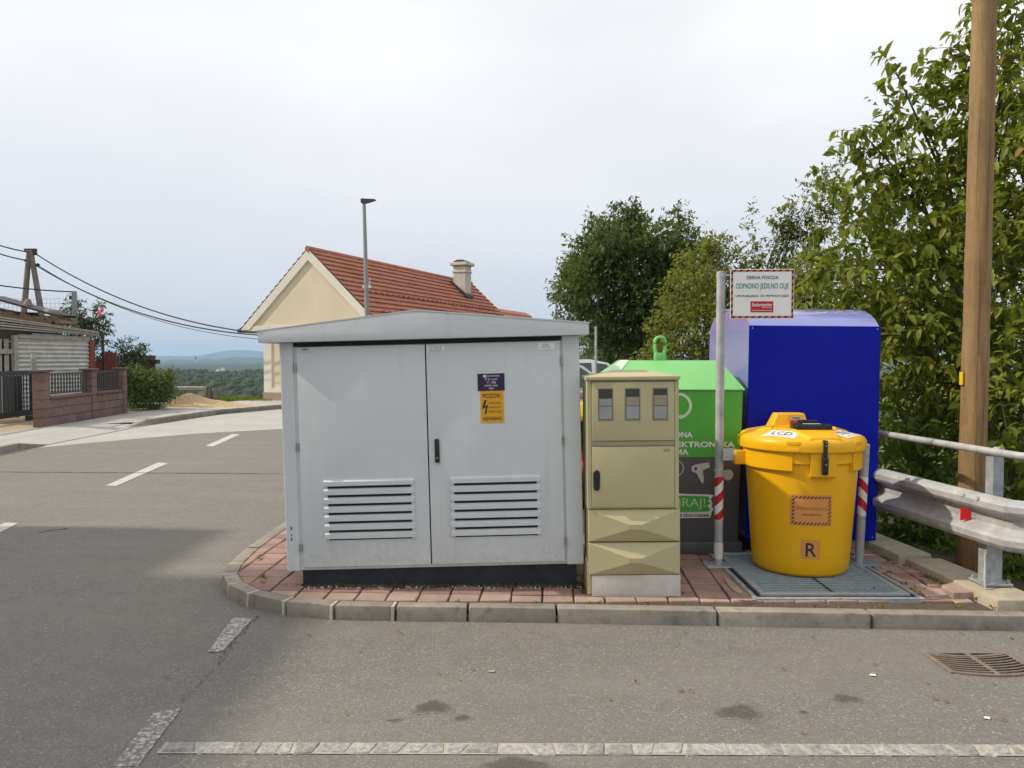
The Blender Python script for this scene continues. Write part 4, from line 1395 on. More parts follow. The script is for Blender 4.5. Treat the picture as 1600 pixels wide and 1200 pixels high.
AC = -8.0
lbl = part('hazard_label', curved(-0.155, 0.145, 0.36, 0.575, on_bin(AC, 0.0018)), 'orange_label', bd)
for (xa, xb, za, zb) in ((-0.142, 0.132, 0.548, 0.566), (-0.142, 0.132, 0.369, 0.387), (-0.142, -0.124, 0.387, 0.548), (0.114, 0.132, 0.387, 0.548)):
    part('hazard_edge', curved(xa, xb, za, zb, on_bin(AC, 0.0028), 8), 'hazard_small', lbl)
text('ODPADNO JEDILNO OLJE', 'olive_print', lbl, -0.115, 0.105, 0.465, 0.492, 0, fn=on_bin(AC, 0.0034))
text('NE MOTORNO OLJE', 'dark_red_print', lbl, -0.072, 0.06, 0.432, 0.445, 0, fn=on_bin(AC, 0.0034), bold=0.02)
rl = part('letter_label', curved(-0.074, 0.064, 0.135, 0.268, on_bin(AC, 0.0018)), 'orange_label', bd)
text('R', 'black_print', rl, -0.040, 0.036, 0.152, 0.246, 0, fn=on_bin(AC, 0.003), bold=0.01)


# ------------------------------------------------------------------ sign post and short post
def band_mesh(z0, z1, r_, hand):
    return MB().lathe([(r_, z0), (r_, z1)], 24), ('redwhite' if hand else 'redwhite_b')


sp = thing('sign_post', 'tall galvanised post with red and white band left of the yellow drum', 'post', (1.500, 5.545, TOP))
PR = 0.030
part('pole', MB().lathe([(PR, 0.0), (PR, 2.125), (PR - 0.004, 2.13), (0, 2.13)], 24), 'galv_old', sp, smooth=True)
mm, mt = band_mesh(0.345, 0.655, PR + 0.0012, True)
part('reflective_band', mm, mt, sp, smooth=True)
part('paper_tape', MB().lathe([(PR + 0.002, 0.055), (PR + 0.004, 0.12), (PR + 0.001, 0.175)], 24), 'tape_white', sp, smooth=True)
part('base_plate', MB().box(-0.10, 0.085, -0.075, 0.075, 0.0, 0.014), 'galv', sp, bev=0.002, seg=1)
for (bx, by) in ((-0.08, -0.055), (-0.08, 0.055)):
    part('bolt', MB().tube([(bx, by, 0.014), (bx, by, 0.026)], 0.009, 6), 'galv', sp)
for zz in (0.70, 0.78):
    part('rivet', MB().tube([(-0.008, -PR - 0.004, zz), (-0.008, -PR + 0.005, zz)], 0.007, 8), 'steel', sp)
s2 = thing('short_post', 'short galvanised post with red and white band right of the yellow drum', 'post', (2.545, 5.60, TOP), (0, R(2.4), 0))
part('pole', MB().lathe([(PR, 0.0), (PR, 0.88), (PR - 0.004, 0.885), (0, 0.885)], 24), 'galv_old', s2, smooth=True)
mm, mt = band_mesh(0.36, 0.645, PR + 0.0012, False)
part('reflective_band', mm, mt, s2, smooth=True)
part('base_plate', MB().box(-0.04, 0.15, -0.075, 0.075, 0.0, 0.014), 'galv', s2, bev=0.002, seg=1)
for zz in (0.74, 0.80):
    part('rivet', MB().tube([(0.01, -PR - 0.004, zz), (0.01, -PR + 0.005, zz)], 0.006, 8), 'steel', s2)

SW, SH = 0.446, 0.350
sg = thing('sign', 'white sign with striped edge for waste cooking oil, clamped to the tall post', 'sign', (1.556, 5.500, TOP + 1.792), (0, 0, R(-3)))
part('panel', MB().box(0, SW, 0, 0.006, 0, SH), 'sign_white', sg, bev=0.0015, seg=1)
e_ = 0.018
for (xa, xb, za, zb) in ((0.004, SW - 0.004, SH - e_, SH - 0.004), (0.004, SW - 0.004, 0.004, e_), (0.004, e_, e_, SH - e_), (SW - e_, SW - 0.004, e_, SH - e_)):
    part('hazard_edge', flat([(xa, za), (xb, za), (xb, zb), (xa, zb)], -0.0015), 'hazard', sg)
text('ZBIRNA POSODA', 'black_print', sg, 0.110, 0.336, 0.278, 0.302, -0.0015, bold=0.012)
text('ODPADNO JEDILNO OLJE', 'green_text', sg, 0.038, 0.408, 0.200, 0.250, -0.0015, bold=0.012)
text('UPORABLJENO ZA PRIPRAVO JEDI', 'black_print', sg, 0.036, 0.408, 0.148, 0.168, -0.0015, bold=0.012)
lg = part('logo_field', flat([(0.142, 0.044), (0.302, 0.044), (0.302, 0.122), (0.142, 0.122)], -0.0015), 'red_print', sg)
text('Saubermacher', 'white_print', lg, 0.150, 0.294, 0.086, 0.110, -0.003, bold=0.02, shear=0.3)
text('Slovenija', 'white_print', lg, 0.222, 0.292, 0.073, 0.083, -0.003, bold=0.02)
part('logo_line', flat([(0.150, 0.056), (0.294, 0.056), (0.294, 0.059), (0.150, 0.059)], -0.003), 'white_print', lg)
for zz in (0.31, 0.06):
    part('clamp', MB().lathe([(PR + 0.002, zz - 0.012), (PR + 0.006, zz - 0.011), (PR + 0.006, zz + 0.011), (PR + 0.002, zz + 0.012)], 20, c=(-0.054, 0.047)), 'galv', sg, smooth=True)
    part('clamp_bolt', MB().box(-0.03, 0.012, 0.006, 0.022, zz - 0.006, zz + 0.006), 'galv', sg, bev=0.002, seg=1)

# ------------------------------------------------------------------ guard rail
rail_pts = [(2.50, 9.6), (2.74, 7.5), (2.905, 6.06), (2.985, 5.3), (3.03, 4.9), (3.062, 4.68), (3.13, 4.62), (3.35, 4.60), (4.2, 4.62), (6.0, 4.66)]
gd = thing('guard_rail', 'galvanised roadside guard rail with round handrail above the concrete edge', 'guard rail', (3.0, 4.92, 0.15))
off = Vector(gd.location)


def loc(v):
    return Vector(v) - off


def sweep(profile, path, name, mat, parent, closed=False):
    """profile: (outward offset, z); path in plan; offset is to the road side"""
    m = MB()
    n = len(profile)
    for i, p in enumerate(path):
        a_ = Vector(path[max(0, i - 1)])
        b_ = Vector(path[min(len(path) - 1, i + 1)])
        t = (b_ - a_).normalized()
        nn = Vector((t.y, -t.x))
        for (o_, z_) in profile:
            m.v.append(tuple(loc((p[0] + nn.x * o_, p[1] + nn.y * o_, z_))))
    for i in range(len(path) - 1):
        for k_ in range(n if closed else n - 1):
            k2 = (k_ + 1) % n
            m.f.append((i * n + k_, i * n + k2, (i + 1) * n + k2, (i + 1) * n + k_))
    return part(name, m, mat, parent, smooth=True, ang=22)


def dense(path, step=0.12):
    out = []
    for a_, b_ in zip(path, path[1:]):
        n = max(1, int(math.dist(a_, b_) / step))
        out += [(a_[0] + (b_[0] - a_[0]) * i / n, a_[1] + (b_[1] - a_[1]) * i / n) for i in range(n)]
    return out + [path[-1]]


rp = dense(rail_pts)
W1 = [(0.0, 0.735), (0.030, 0.738), (0.062, 0.722), (0.078, 0.700), (0.078, 0.664), (0.066, 0.646), (0.012, 0.616), (0.0, 0.604), (0.0, 0.552), (0.012, 0.540), (0.066, 0.510), (0.078, 0.492), (0.078, 0.456), (0.062, 0.434), (0.030, 0.418), (0.0, 0.421)]
# path side: the road is on the left of the run, so the offset is negative x
W1 = [(o_, z_) for o_, z_ in W1]
sweep(W1 + [(o_ - 0.004, z_) for o_, z_ in W1[::-1]], rp, 'w_beam', 'galv_old', gd, True)
part('handrail', MB().tube([loc((p[0] + 0.045, p[1], 1.003)) for p in rp], 0.024, 14), 'galv_old', gd, smooth=True)
for i, (px_, py_) in enumerate(((3.075, 4.93), (2.885, 6.75), (2.70, 8.6))):
    T_ = Matrix.Translation(loc((px_ + 0.01, py_, 0.145)))
    part('post', MB().prism([(-0.045, -0.045), (0.055, -0.045), (0.055, 0.045), (0.049, 0.045), (0.049, -0.039), (-0.039, -0.039), (-0.039, 0.045), (-0.045, 0.045)], 'z', 0.02, 0.55, T_), 'galv', gd)
    part('post', MB().prism([(-0.012, -0.04), (0.055, -0.04), (0.055, 0.04), (0.049, 0.04), (0.049, -0.034), (-0.006, -0.034), (-0.006, 0.04), (-0.012, 0.04)], 'z', 0.55, 0.855, T_), 'galv', gd)
    part('base_plate', MB().box(-0.085, 0.105, -0.085, 0.085, 0.004, 0.020, Matrix.Translation(loc((px_ + 0.01, py_, 0.145)))), 'galv', gd, bev=0.003, seg=1)
    for (bx, by) in ((-0.066, -0.064), (0.085, -0.064), (-0.066, 0.064), (0.085, 0.064)):
        q = loc((px_ + 0.01 + bx, py_ + by, 0.165))
        part('bolt', MB().tube([q, q + Vector((0, 0, 0.02))], 0.011, 6), 'galv', gd)
    q = loc((px_ + 0.055, py_, 0.98))
    part('sleeve', MB().tube([q + Vector((0, -0.03, 0.023)), q + Vector((0, 0.03, 0.023))], 0.028, 14), 'galv', gd, smooth=True)
for yy in (4.86, 4.99):
    q = loc((3.035 - 0.055 - (yy - 4.9) * 0.1, yy, 0.70))
    part('rail_bolt', MB().tube([q, q + Vector((-0.03, 0, 0.012))], 0.013, 12), 'galv', gd, smooth=True)
rf = loc((2.985, 5.02, 0.578))
part('reflector', MB().prism([(-0.036, -0.046), (0.026, -0.03), (0.026, 0.024), (-0.036, 0.046)], 'y', 0, 0.004, Matrix.Translation(rf) @ Matrix.Rotation(R(-32), 4, 'Z')), 'reflector_red', gd)
part('reflector_bracket', MB().box(0.03, 0.07, -0.002, 0.004, -0.02, 0.02, Matrix.Translation(rf) @ Matrix.Rotation(R(-50), 4, 'Z')), 'galv', gd)
part('earth_cable', MB().tube([loc(q) for q in ((3.022, 4.87, 0.36), (3.018, 4.865, 0.25), (3.0, 4.84, 0.205), (2.985, 4.81, 0.17), (2.985, 4.80, 0.10))], 0.008, 8), 'galv_old', gd, smooth=True)

# concrete edging under the rail (two lengths, the nearer one a little further in)
ed = put('edge_beam', None)
tag(ed, None, None, None, 'structure')
part('edge_stone', MB().prism([(2.84, 5.60), (3.10, 5.63), (2.95, 7.1), (2.70, 7.1)], 'z', -0.1, 0.160), 'sandstone', ed, bev=0.02, seg=2)
part('edge_stone', MB().prism([(2.93, 4.60), (3.24, 4.60), (3.14, 5.585), (2.875, 5.585)], 'z', -0.1, 0.142), 'sandstone', ed, bev=0.02, seg=2)
part('edge_stone', MB().prism([(2.70, 7.12), (2.95, 7.12), (2.72, 9.6), (2.45, 9.6)], 'z', -0.1, 0.17), 'sandstone', ed, bev=0.02, seg=2)
part('broken_slab', MB().prism([(2.78, 4.80), (2.93, 4.82), (2.90, 5.02), (2.80, 4.97)], 'z', 0.06, 0.125), 'paver_pale', ed, bev=0.004, seg=1)
part('broken_slab', MB().prism([(2.60, 4.79), (2.75, 4.80), (2.77, 4.93), (2.62, 4.90)], 'z', 0.06, 0.112), 'paver_pale', ed, bev=0.004, seg=1)

# ------------------------------------------------------------------ timber pole behind the rail
q = P(1516, 860, 5.7)
tp_ = thing('utility_pole', 'thick round timber utility pole behind the guard rail', 'pole', (q.x, q.y, 0.0))
m = MB()
m.lathe([(0.094 - 0.0030 * z + 0.002 * math.sin(z * 9), z) for z in [i * 0.25 - 0.4 for i in range(38)]], 28, close=True)
for i, v in enumerate(m.v):
    an = math.atan2(v[1], v[0])
    s = 1 + 0.012 * math.sin(3 * an + v[2]) + 0.008 * math.sin(7 * an + 2.1 * v[2])
    m.v[i] = (v[0] * s + 0.006 * v[2], v[1] * s, v[2])
part('shaft', m, 'pole_wood', tp_, smooth=True, ang=60)
part('tag_plate', MB().box(-0.095, -0.087, -0.02, 0.02, 1.405, 1.50), 'bin_yellow_lid', tp_)
for (an, z0, z1, w_) in ((-18, 0.3, 1.25, 0.0022), (-22, 1.2, 2.5, 0.0028), (8, 2.2, 3.4, 0.002), (-40, 2.6, 3.6, 0.0016), (14, 0.9, 1.6, 0.0016)):
    m = MB()
    nn_ = 24
    for i in range(nn_ + 1):
        z_ = z0 + (z1 - z0) * i / nn_
        aa = R(an) + 0.05 * math.sin(z_ * 4) + rng.uniform(-0.015, 0.015)
        r_ = 0.094 - 0.003 * z_ + 0.0012
        for sg_ in (-1, 1):
            b2 = aa + sg_ * w_ / r_ * math.sin(math.pi * (0.04 + 0.92 * i / nn_))
            s_ = 1 + 0.012 * math.sin(3 * (b2 - math.pi / 2) + z_) + 0.008 * math.sin(7 * (b2 - math.pi / 2) + 2.1 * z_)
            m.v.append((r_ * s_ * math.sin(b2) + 0.006 * z_, -r_ * s_ * math.cos(b2), z_))
    m.f += [(2 * i, 2 * i + 1, 2 * i + 3, 2 * i + 2) for i in range(nn_)]
    part('drying_crack', m, 'bark', tp_)

# ------------------------------------------------------------------ cream house
HA = R(22)
hx, hy = -7.22, 27.38
ho = thing('house', 'cream house with steep red tiled roof and white chimney behind the kiosk', 'house', (hx, hy, 0.0), (0, 0, -HA))
HL, HWD, EZ, AZ = 13.6, 3.0, 2.62, 5.42
sl_ = (AZ - EZ) / HWD
wl_ = 2.05
part('wall', MB().box(-wl_, 2.6, 0.12, HL - 0.1, 0.0, EZ + 0.3), 'plaster_cream', ho)
part('gable', MB().prism([(-HWD + 0.22, EZ + 0.08), (HWD - 0.22, EZ + 0.08), (0, AZ - 0.14)], 'y', 0.05, 0.4), 'plaster_cream', ho)
part('gable_soffit', MB().box(-HWD + 0.1, HWD - 0.1, 0.06, HL - 0.1, EZ - 0.02, EZ + 0.075), 'plaster_white', ho)
# white raking and bottom bands
bw = 0.20
for s in (-1, 1):
    part('rake_trim', MB().prism([(s * (HWD + 0.03), EZ + 0.02), (s * (HWD - 0.06 - bw * 1.4), EZ + 0.02), (0, AZ - 0.06 - bw * 1.35), (0, AZ + 0.06)], 'y', -0.025, 0.05), 'plaster_white', ho)
part('gable_band', MB().box(-HWD + 0.3, HWD - 0.3, 0.0, 0.05, EZ - 0.01, EZ + 0.17), 'plaster_white', ho)
part('plinth', MB().box(-wl_ - 0.05, 2.65, 0.06, HL, -0.1, 0.36), 'plinth_brown', ho)
part('corner_pilaster', MB().box(-wl_ - 0.02, -wl_ + 0.33, 0.08, 0.13, 0.36, EZ), 'plaster_white', ho)
part('corner_pilaster', MB().box(2.28, 2.62, 0.08, 0.13, 0.36, EZ), 'plaster_white', ho)
part('bottom_band', MB().box(-wl_ + 0.33, 2.28, 0.085, 0.13, 0.36, 0.52), 'plaster_white', ho)
part('gutter', MB().tube([(-HWD - 0.06, -0.1, EZ + 0.0), (-HWD - 0.06, HL, EZ + 0.0)], 0.07, 10), 'lead', ho, smooth=True)
part('gutter', MB().tube([(HWD + 0.06, -0.1, EZ + 0.0), (HWD + 0.06, HL, EZ + 0.0)], 0.07, 10), 'lead', ho, smooth=True)
NC = 15
sn = math.hypot(HWD, AZ - EZ)
for s in (-1, 1):
    rf_ = part('roof_deck', MB().prism([(0, AZ - 0.02), (s * HWD, EZ - 0.02), (s * HWD, EZ + 0.03), (0, AZ + 0.05)], 'y', 0.06, HL), 'roof_tile', ho)
    nx, nz = s * (AZ - EZ) / sn, HWD / sn
    for i in range(NC):
        u0, u1 = i / NC, (i + 1) / NC
        xa, za = s * HWD * u0, AZ - (AZ - EZ) * u0
        xb, zb = s * HWD * u1, AZ - (AZ - EZ) * u1
        t0, t1 = 0.060, 0.105
        # each course: lower edge proud and slightly scalloped
        m = MB()
        ny = 46
        rows = []
        for kk, (xx, zz, th) in enumerate(((xa, za, t0), (xb, zb, t1), (xb, zb, t0 - 0.02))):
            row = []
            for j in range(ny + 1):
                wv = (0.010 * (j % 2) if kk == 1 else 0)
                row.append((xx + nx * (th + wv), -0.02 + (HL + 0.04) * j / ny, zz + nz * (th + wv)))
            rows.append(row)
        m.add(sum(rows, []), [(r0 * (ny + 1) + j, r0 * (ny + 1) + j + 1, (r0 + 1) * (ny + 1) + j + 1, (r0 + 1) * (ny + 1) + j) for r0 in (0, 1) for j in range(ny)])
        part('tile_course', m, 'roof_tile', rf_)
    if s == 1:
        for uu in (0.53, 0.80):
            m = MB()
            for j in range(30):
                yy = 1.0 + (HL - 2.0) * j / 29
                xx, zz = s * HWD * uu, AZ - (AZ - EZ) * uu
                m.box(-0.05, 0.05, yy - 0.05, yy + 0.05, 0, 0.05, Matrix.Translation((xx + nx * 0.10, 0, zz + nz * 0.10)))
            part('snow_guard_row', m, 'roof_tile', rf_)['kind'] = 'stuff'
part('ridge_cap', MB().tube([(0, -0.06, AZ + 0.06), (0, HL + 0.04, AZ + 0.06)], 0.10, 10), 'roof_tile', ho, smooth=True)
# chimney
cx0, cy0 = 0.75, 11.0
ch = part('chimney', MB().box(cx0 - 0.32, cx0 + 0.32, cy0 - 0.34, cy0 + 0.34, 4.2, 6.05).box(cx0 - 0.36, cx0 + 0.36, cy0 - 0.38, cy0 + 0.38, 5.72, 5.80), 'chimney_plaster', ho, bev=0.01, seg=1)
part('chimney_cap', MB().box(cx0 - 0.45, cx0 + 0.45, cy0 - 0.47, cy0 + 0.47, 6.05, 6.20), 'chimney_plaster', ch, bev=0.02, seg=1)
part('chimney_cover', MB().prism([(cx0 - 0.42, 6.203), (cx0 + 0.42, 6.203), (cx0 + 0.15, 6.33), (cx0 - 0.15, 6.33)], 'y', cy0 - 0.3, cy0 + 0.3), 'lead', ch)
part('flashing', MB().prism([(cx0 - 0.42, AZ - sl_ * (cx0 - 0.42) + 0.16), (cx0 + 0.42, AZ - sl_ * (cx0 + 0.42) + 0.16), (cx0 + 0.42, AZ - sl_ * (cx0 + 0.42) + 0.30), (cx0 + 0.30, AZ - sl_ * (cx0 + 0.30) + 0.32), (cx0 - 0.42, AZ - sl_ * (cx0 - 0.42) + 0.24)], 'y', cy0 - 0.40, cy0 + 0.40), 'lead', ch)
for yy in (2.2, 4.6, 9.4):
    w_ = part('window', MB().box(2.59, 2.66, yy - 0.06, yy + 0.86, 0.95, 2.12), 'plaster_white', ho)
    part('pane', MB().box(2.655, 2.668, yy + 0.02, yy + 0.38, 1.03, 2.04), 'pane', w_)
    part('pane', MB().box(2.655, 2.668, yy + 0.42, yy + 0.78, 1.03, 2.04), 'pane', w_)
    part('sill', MB().box(2.6, 2.74, yy - 0.1, yy + 0.9, 0.88, 0.945), 'concrete', w_)
dr_ = part('door', MB().box(2.59, 2.67, 6.9, 7.85, 0.0, 2.1), 'red_wood', ho)
part('handle', MB().box(2.67, 2.71, 7.70, 7.78, 0.98, 1.02), 'steel', dr_)
# low rear wing
RL = 8.0
w = part('rear_wing', MB().box(-1.9, 2.3, HL, HL + RL - 0.3, 0, 2.6), 'plaster_cream', ho)
for s in (-1, 1):
    for i in range(7):
        u0, u1 = i / 7, (i + 1) / 7
        xa, za, xb, zb = s * 2.7 * u0, 4.40 - 2.0 * u0, s * 2.7 * u1, 4.40 - 2.0 * u1
        m = MB()
        m.prism([(xa, za), (xb, zb + 0.06), (xb, zb - 0.03), (xa, za - 0.08)], 'y', HL - 0.4, HL + RL)
        part('tile_course', m, 'roof_tile', w)
part('rear_gable', MB().prism([(-2.5, 2.45), (2.5, 2.45), (0, 4.32)], 'y', HL + RL - 0.4, HL + RL - 0.25), 'plaster_cream', w)

# ------------------------------------------------------------------ street lamp
q = P(577, 495, 20)
lm = thing('street_lamp', 'slim grey street lamp post rising behind the kiosk in front of the red roof', 'street lamp', (q.x, q.y, 0.0), (0, R(-1.2), 0))
part('pole', MB().tube([(0, 0, 0), (0, 0, 3), (0, 0, 5.62)], [0.075, 0.06, 0.045], 14), 'lamp_pole', lm, smooth=True)
hd = part('lamp_head', MB().prism([(-0.07, 5.60), (0.05, 5.60), (0.30, 5.67), (0.31, 5.69), (-0.06, 5.72), (-0.08, 5.70)], 'y', -0.09, 0.09), 'car_dark', lm, bev=0.012, seg=1)
part('bracket', MB().box(-0.10, 0.12, -0.03, 0.03, 3.42, 3.50).tube([(0.06, 0, 3.45), (0.10, 0, 3.68)], 0.012, 6), 'white_print', lm)
q = P(869, 500, 46)
lm2 = thing('street_lamp', 'distant thin grey lamp post left of the round dark tree', 'street lamp', (q.x, q.y, 0.0))
part('pole', MB().tube([(0, 0, -1), (0, 0, 5.2)], [0.07, 0.05], 8), 'lamp_pole', lm2, smooth=True)
part('lamp_head', MB().box(-0.06, 0.35, -0.08, 0.08, 5.18, 5.26), 'lamp_pole', lm2)
q = P(931, 560, 18)
fp_ = thing('thin_post', 'thin grey steel post at the right eave of the kiosk', 'post', (q.x, q.y, 0.0))
part('tube', MB().tube([(0, 0, 0), (0, 0, 2.35)], 0.028, 8), 'galv_old', fp_, smooth=True)
part('cap', MB().tube([(0, 0, 2.35), (0, 0, 2.37)], 0.031, 8), 'black_plastic', fp_)

# ------------------------------------------------------------------ red block wall with railings, gate
wa, wb = Vector((-10.40, 17.1, 0)), Vector((-10.86, 21.7, 0))
wt = (wb - wa).normalized()
wang = math.atan2(wt.y, wt.x)
wl3 = (wb - wa).length
gw = thing('garden_wall', 'low wall of reddish split blocks with dark railings beside the road', 'wall', (wa.x, wa.y, 0.06), (0, 0, wang))
PT = 0.26
bh = 0.205
ps = [0.0, wl3 * 0.52, wl3 - PT]
for pi__, p0 in enumerate(ps):
    n = 6
    for i in range(n):
        part('block', MB().box(p0, p0 + PT, 0.0, PT, i * bh + 0.004, (i + 1) * bh - 0.004), 'block_red', gw, bev=0.008, seg=1)
    part('pillar_cap', MB().box(p0 - 0.045, p0 + PT + 0.045, -0.045, PT + 0.045, n * bh, n * bh + 0.055), 'block_cap', gw, bev=0.01, seg=1)
for (xa, xb) in ((ps[0] + PT, ps[1]), (ps[1] + PT, ps[2])):
    for i in range(3):
        n = 5
        of = (i % 2) * 0.5
        edges = [xa] + [xa + (xb - xa) * (j + (0.5 if of else 1.0)) / n for j in range(n if of else n - 1)] + [xb]
        edges = sorted(set(round(e__, 4) for e__ in edges))
        for e0, e1 in zip(edges, edges[1:]):
            if e1 - e0 < 0.03:
                continue
            part('block', MB().box(e0 + 0.004, e1 - 0.004, 0.02, PT - 0.02, i * bh + 0.004, (i + 1) * bh - 0.004), 'block_red', gw, bev=0.008, seg=1)
    part('wall_cap', MB().box(xa, xb, -0.03, PT + 0.03, 3 * bh, 3 * bh + 0.06), 'block_cap', gw, bev=0.01, seg=1)
    rl_ = part('railing', MB().box(xa + 0.02, xb - 0.02, 0.11, 0.14, 0.715, 0.75).box(xa + 0.02, xb - 0.02, 0.11, 0.14, 1.17, 1.205), 'anthracite', gw)
    nb_ = 15
    for j in range(nb_):
        xx = xa + 0.06 + (xb - xa - 0.12) * j / (nb_ - 1)
        part('railing_bar', MB().box(xx - 0.018, xx + 0.018, 0.115, 0.135, 0.75, 1.17), 'anthracite', rl_)
q = P(57.5, 576, 17.4)
lt_ = thing('bollard_lamp', 'small round grey lamp on the near pillar of the red block wall', 'lamp', (q.x - 0.1, q.y + 0.05, 0.06 + 6 * bh + 0.055))
part('stem', MB().cyl((0, 0), 0.055, 0, 0.26, 14), 'lamp_pole', lt_, smooth=True)
part('light_ring', MB().cyl((0, 0), 0.052, 0.26, 0.37, 14), 'sandstone', lt_, smooth=True)
part('cap', MB().cyl((0, 0), 0.058, 0.37, 0.395, 14), 'lamp_pole', lt_, smooth=True)

ga, gb2 = Vector((-11.55, 15.2, 0.06)), Vector((-11.95, 19.15, 0.06))
gtv = (gb2 - ga)
gg = thing('sliding_gate', 'dark grey sliding gate of upright bars at the left edge', 'gate', ga, (0, 0, math.atan2(gtv.y, gtv.x)))
GL = gtv.length
part('frame', MB().box(0, GL, -0.03, 0.03, 0.14, 0.28), 'anthracite', gg)
part('frame', MB().box(0, GL, -0.03, 0.03, 1.14, 1.24), 'anthracite', gg)
part('frame', MB().box(GL - 0.08, GL, -0.032, 0.032, 0.28, 1.14), 'anthracite', gg)
part('frame', MB().box(0, 0.08, -0.032, 0.032, 0.28, 1.14), 'anthracite', gg)
for j in range(27):
    xx = 0.12 + (GL - 0.24) * j / 26
    part('gate_bar', MB().box(xx - 0.016, xx + 0.016, -0.008, 0.008, 0.28, 1.14), 'anthracite', gg)
part('motor_box', MB().box(GL - 0.75, GL - 0.35, 0.05, 0.3, 0.2, 1.12), 'anthracite', gg, bev=0.02, seg=1)
part('guide_roller', MB().box(GL - 0.3, GL + 0.35, -0.04, 0.04, -0.01, 0.13), 'anthracite', gg, bev=0.01, seg=1)

# ------------------------------------------------------------------ corrugated shed
s0, s1 = P(27, 560, 20.0), P(139, 560, 22.2)
s0.z = s1.z = 0
sv = s1 - s0
SL_ = sv.length
sa = math.atan2(sv.y, sv.x)
sh = thing('shed', 'old shed with wavy zinc sheet wall and plank roof edge behind the red wall', 'shed', s0, (0, 0, sa))
m = MB()
nz_ = 110
zt_ = 2.14
rows = []
for i in range(nz_ + 1):
    z_ = 0.1 + (zt_ - 0.1) * i / nz_
    rows.append((0.022 * math.sin(2 * math.pi * z_ / 0.115), z_))
m.add([(0.0, -a_, z_) for a_, z_ in rows] + [(SL_, -a_, z_) for a_, z_ in rows], [(i, nz_ + 1 + i, nz_ + 2 + i, i + 1) for i in range(nz_)])
part('corrugated_sheet', m, 'zinc_sheet', sh, smooth=True, ang=80)
part('side_wall', MB().box(SL_ - 0.02, SL_ + 0.06, 0.03, 3.0, 0, 2.12), 'grey_plank', sh)
part('corner_board', MB().box(SL_ + 0.0, SL_ + 0.18, -0.05, 0.02, 0.0, 2.12), 'red_wood', sh)
part('corner_post', MB().box(-0.13, -0.02, -0.06, 0.04, 0, 2.2), 'grey_plank', sh)
x_ = 0.0
for (wd, hh_) in ((0.40, 0.10), (0.28, 0.16), (0.45, 0.15), (0.36, 0.14), (0.55, 0.10), (0.4, 0.12)):
    if x_ + 0.1 > SL_:
        break
    part('fascia_board', MB().box(x_, min(SL_, x_ + wd - 0.01), -0.06, -0.035, 2.155 - hh_ * 0.3, 2.155 + hh_ * 0.7), 'grey_plank', sh)
    x_ += wd
# plank roof falling to the right, running out of frame to the left
for i in range(5):
    zA, zB = 2.78 - i * 0.095, 2.36 - i * 0.028
    m = MB()
    yy = -0.16 - (i % 2) * 0.04
    m.add([(-2.6, yy, zA), (SL_ + 0.2, yy, zB), (SL_ + 0.2, yy, zB + 0.02), (-2.6, yy, zA + 0.055), (-2.6, yy + 0.05, zA + 0.0), (SL_ + 0.2, yy + 0.05, zB), (SL_ + 0.2, yy + 0.05, zB + 0.02), (-2.6, yy + 0.05, zA + 0.055)],
          [(0, 1, 2, 3), (7, 6, 5, 4), (3, 2, 6, 7), (0, 4, 5, 1), (0, 3, 7, 4), (1, 5, 6, 2)])
    part('roof_plank', m, 'grey_plank', sh)
part('roof_sheet', MB().add([(-2.6, -0.1, 2.84), (SL_ + 0.2, -0.1, 2.385), (SL_ + 0.2, 2.6, 2.40), (-2.6, 2.6, 2.86)], [(0, 1, 2, 3)]), 'dark_wood', sh)
# slatted lean-to left of the sheet wall
for j in range(9):
    xx = -0.25 - j * 0.20
    part('slat', MB().box(xx - 0.06, xx + 0.06, 0.05, 0.08, 0.0, 2.1), 'grey_plank', sh)
part('slat_rail', MB().box(-2.2, -0.1, 0.0, 0.05, 1.72, 1.84), 'grey_plank', sh)
part('back_wall', MB().box(-2.6, SL_ + 0.05, 2.9, 3.0, 0, 2.1), 'dark_wood', sh)

# firewood under a dark sheet behind the shed roof
fw0 = P(-20, 480, 22.8)
fw = thing('firewood_stack', 'stack of split firewood under a dark sheet above the shed roof', 'firewood', (fw0.x, fw0.y, 2.2))
for i in range(44):
    px = -12 + 112 * (i + rng.random()) / 44
    t_ = (px + 12) / 112
    py = 497 + 6 * t_ + rng.uniform(-12, 5) * (1 - 0.55 * t_)
    q = P(px, py, 22.8) - Vector(fw.location)
    a_ = rng.uniform(0, 3)
    r_ = rng.uniform(0.05, 0.10)
    part('log', MB().tube([q + Vector((0, -0.2, 0)), q + Vector((rng.uniform(-0.05, 0.05), 0.5, rng.uniform(-0.04, 0.04)))], r_, 6), 'log_wood', fw)
qa, qb = P(-25, 464, 22.6) - Vector(fw.location), P(92, 496, 22.6) - Vector(fw.location)
m = MB()
nn_ = 14
for i in range(nn_ + 1):
    p = qa.lerp(qb, i / nn_)
    for yy, dz in ((0, 0.0), (0.9, 0.03)):
        for th in (0.0, 0.06):
            m.v.append((p.x, p.y + yy, p.z + dz + th))
for i in range(nn_):
    o_ = i * 4
    m.f += [(o_, o_ + 4, o_ + 5, o_ + 1), (o_ + 1, o_ + 5, o_ + 7, o_ + 3), (o_ + 2, o_ + 3, o_ + 7, o_ + 6), (o_, o_ + 2, o_ + 6, o_ + 4)]
part('cover_sheet', m, 'lead', fw)
part('stone', MB().tube([qa.lerp(qb, 0.5) + Vector((0, 0.3, 0.05)), qa.lerp(qb, 0.5) + Vector((0.02, 0.3, 0.26))], [0.15, 0.07], 8), 'old_wood', fw, bev=0.03)
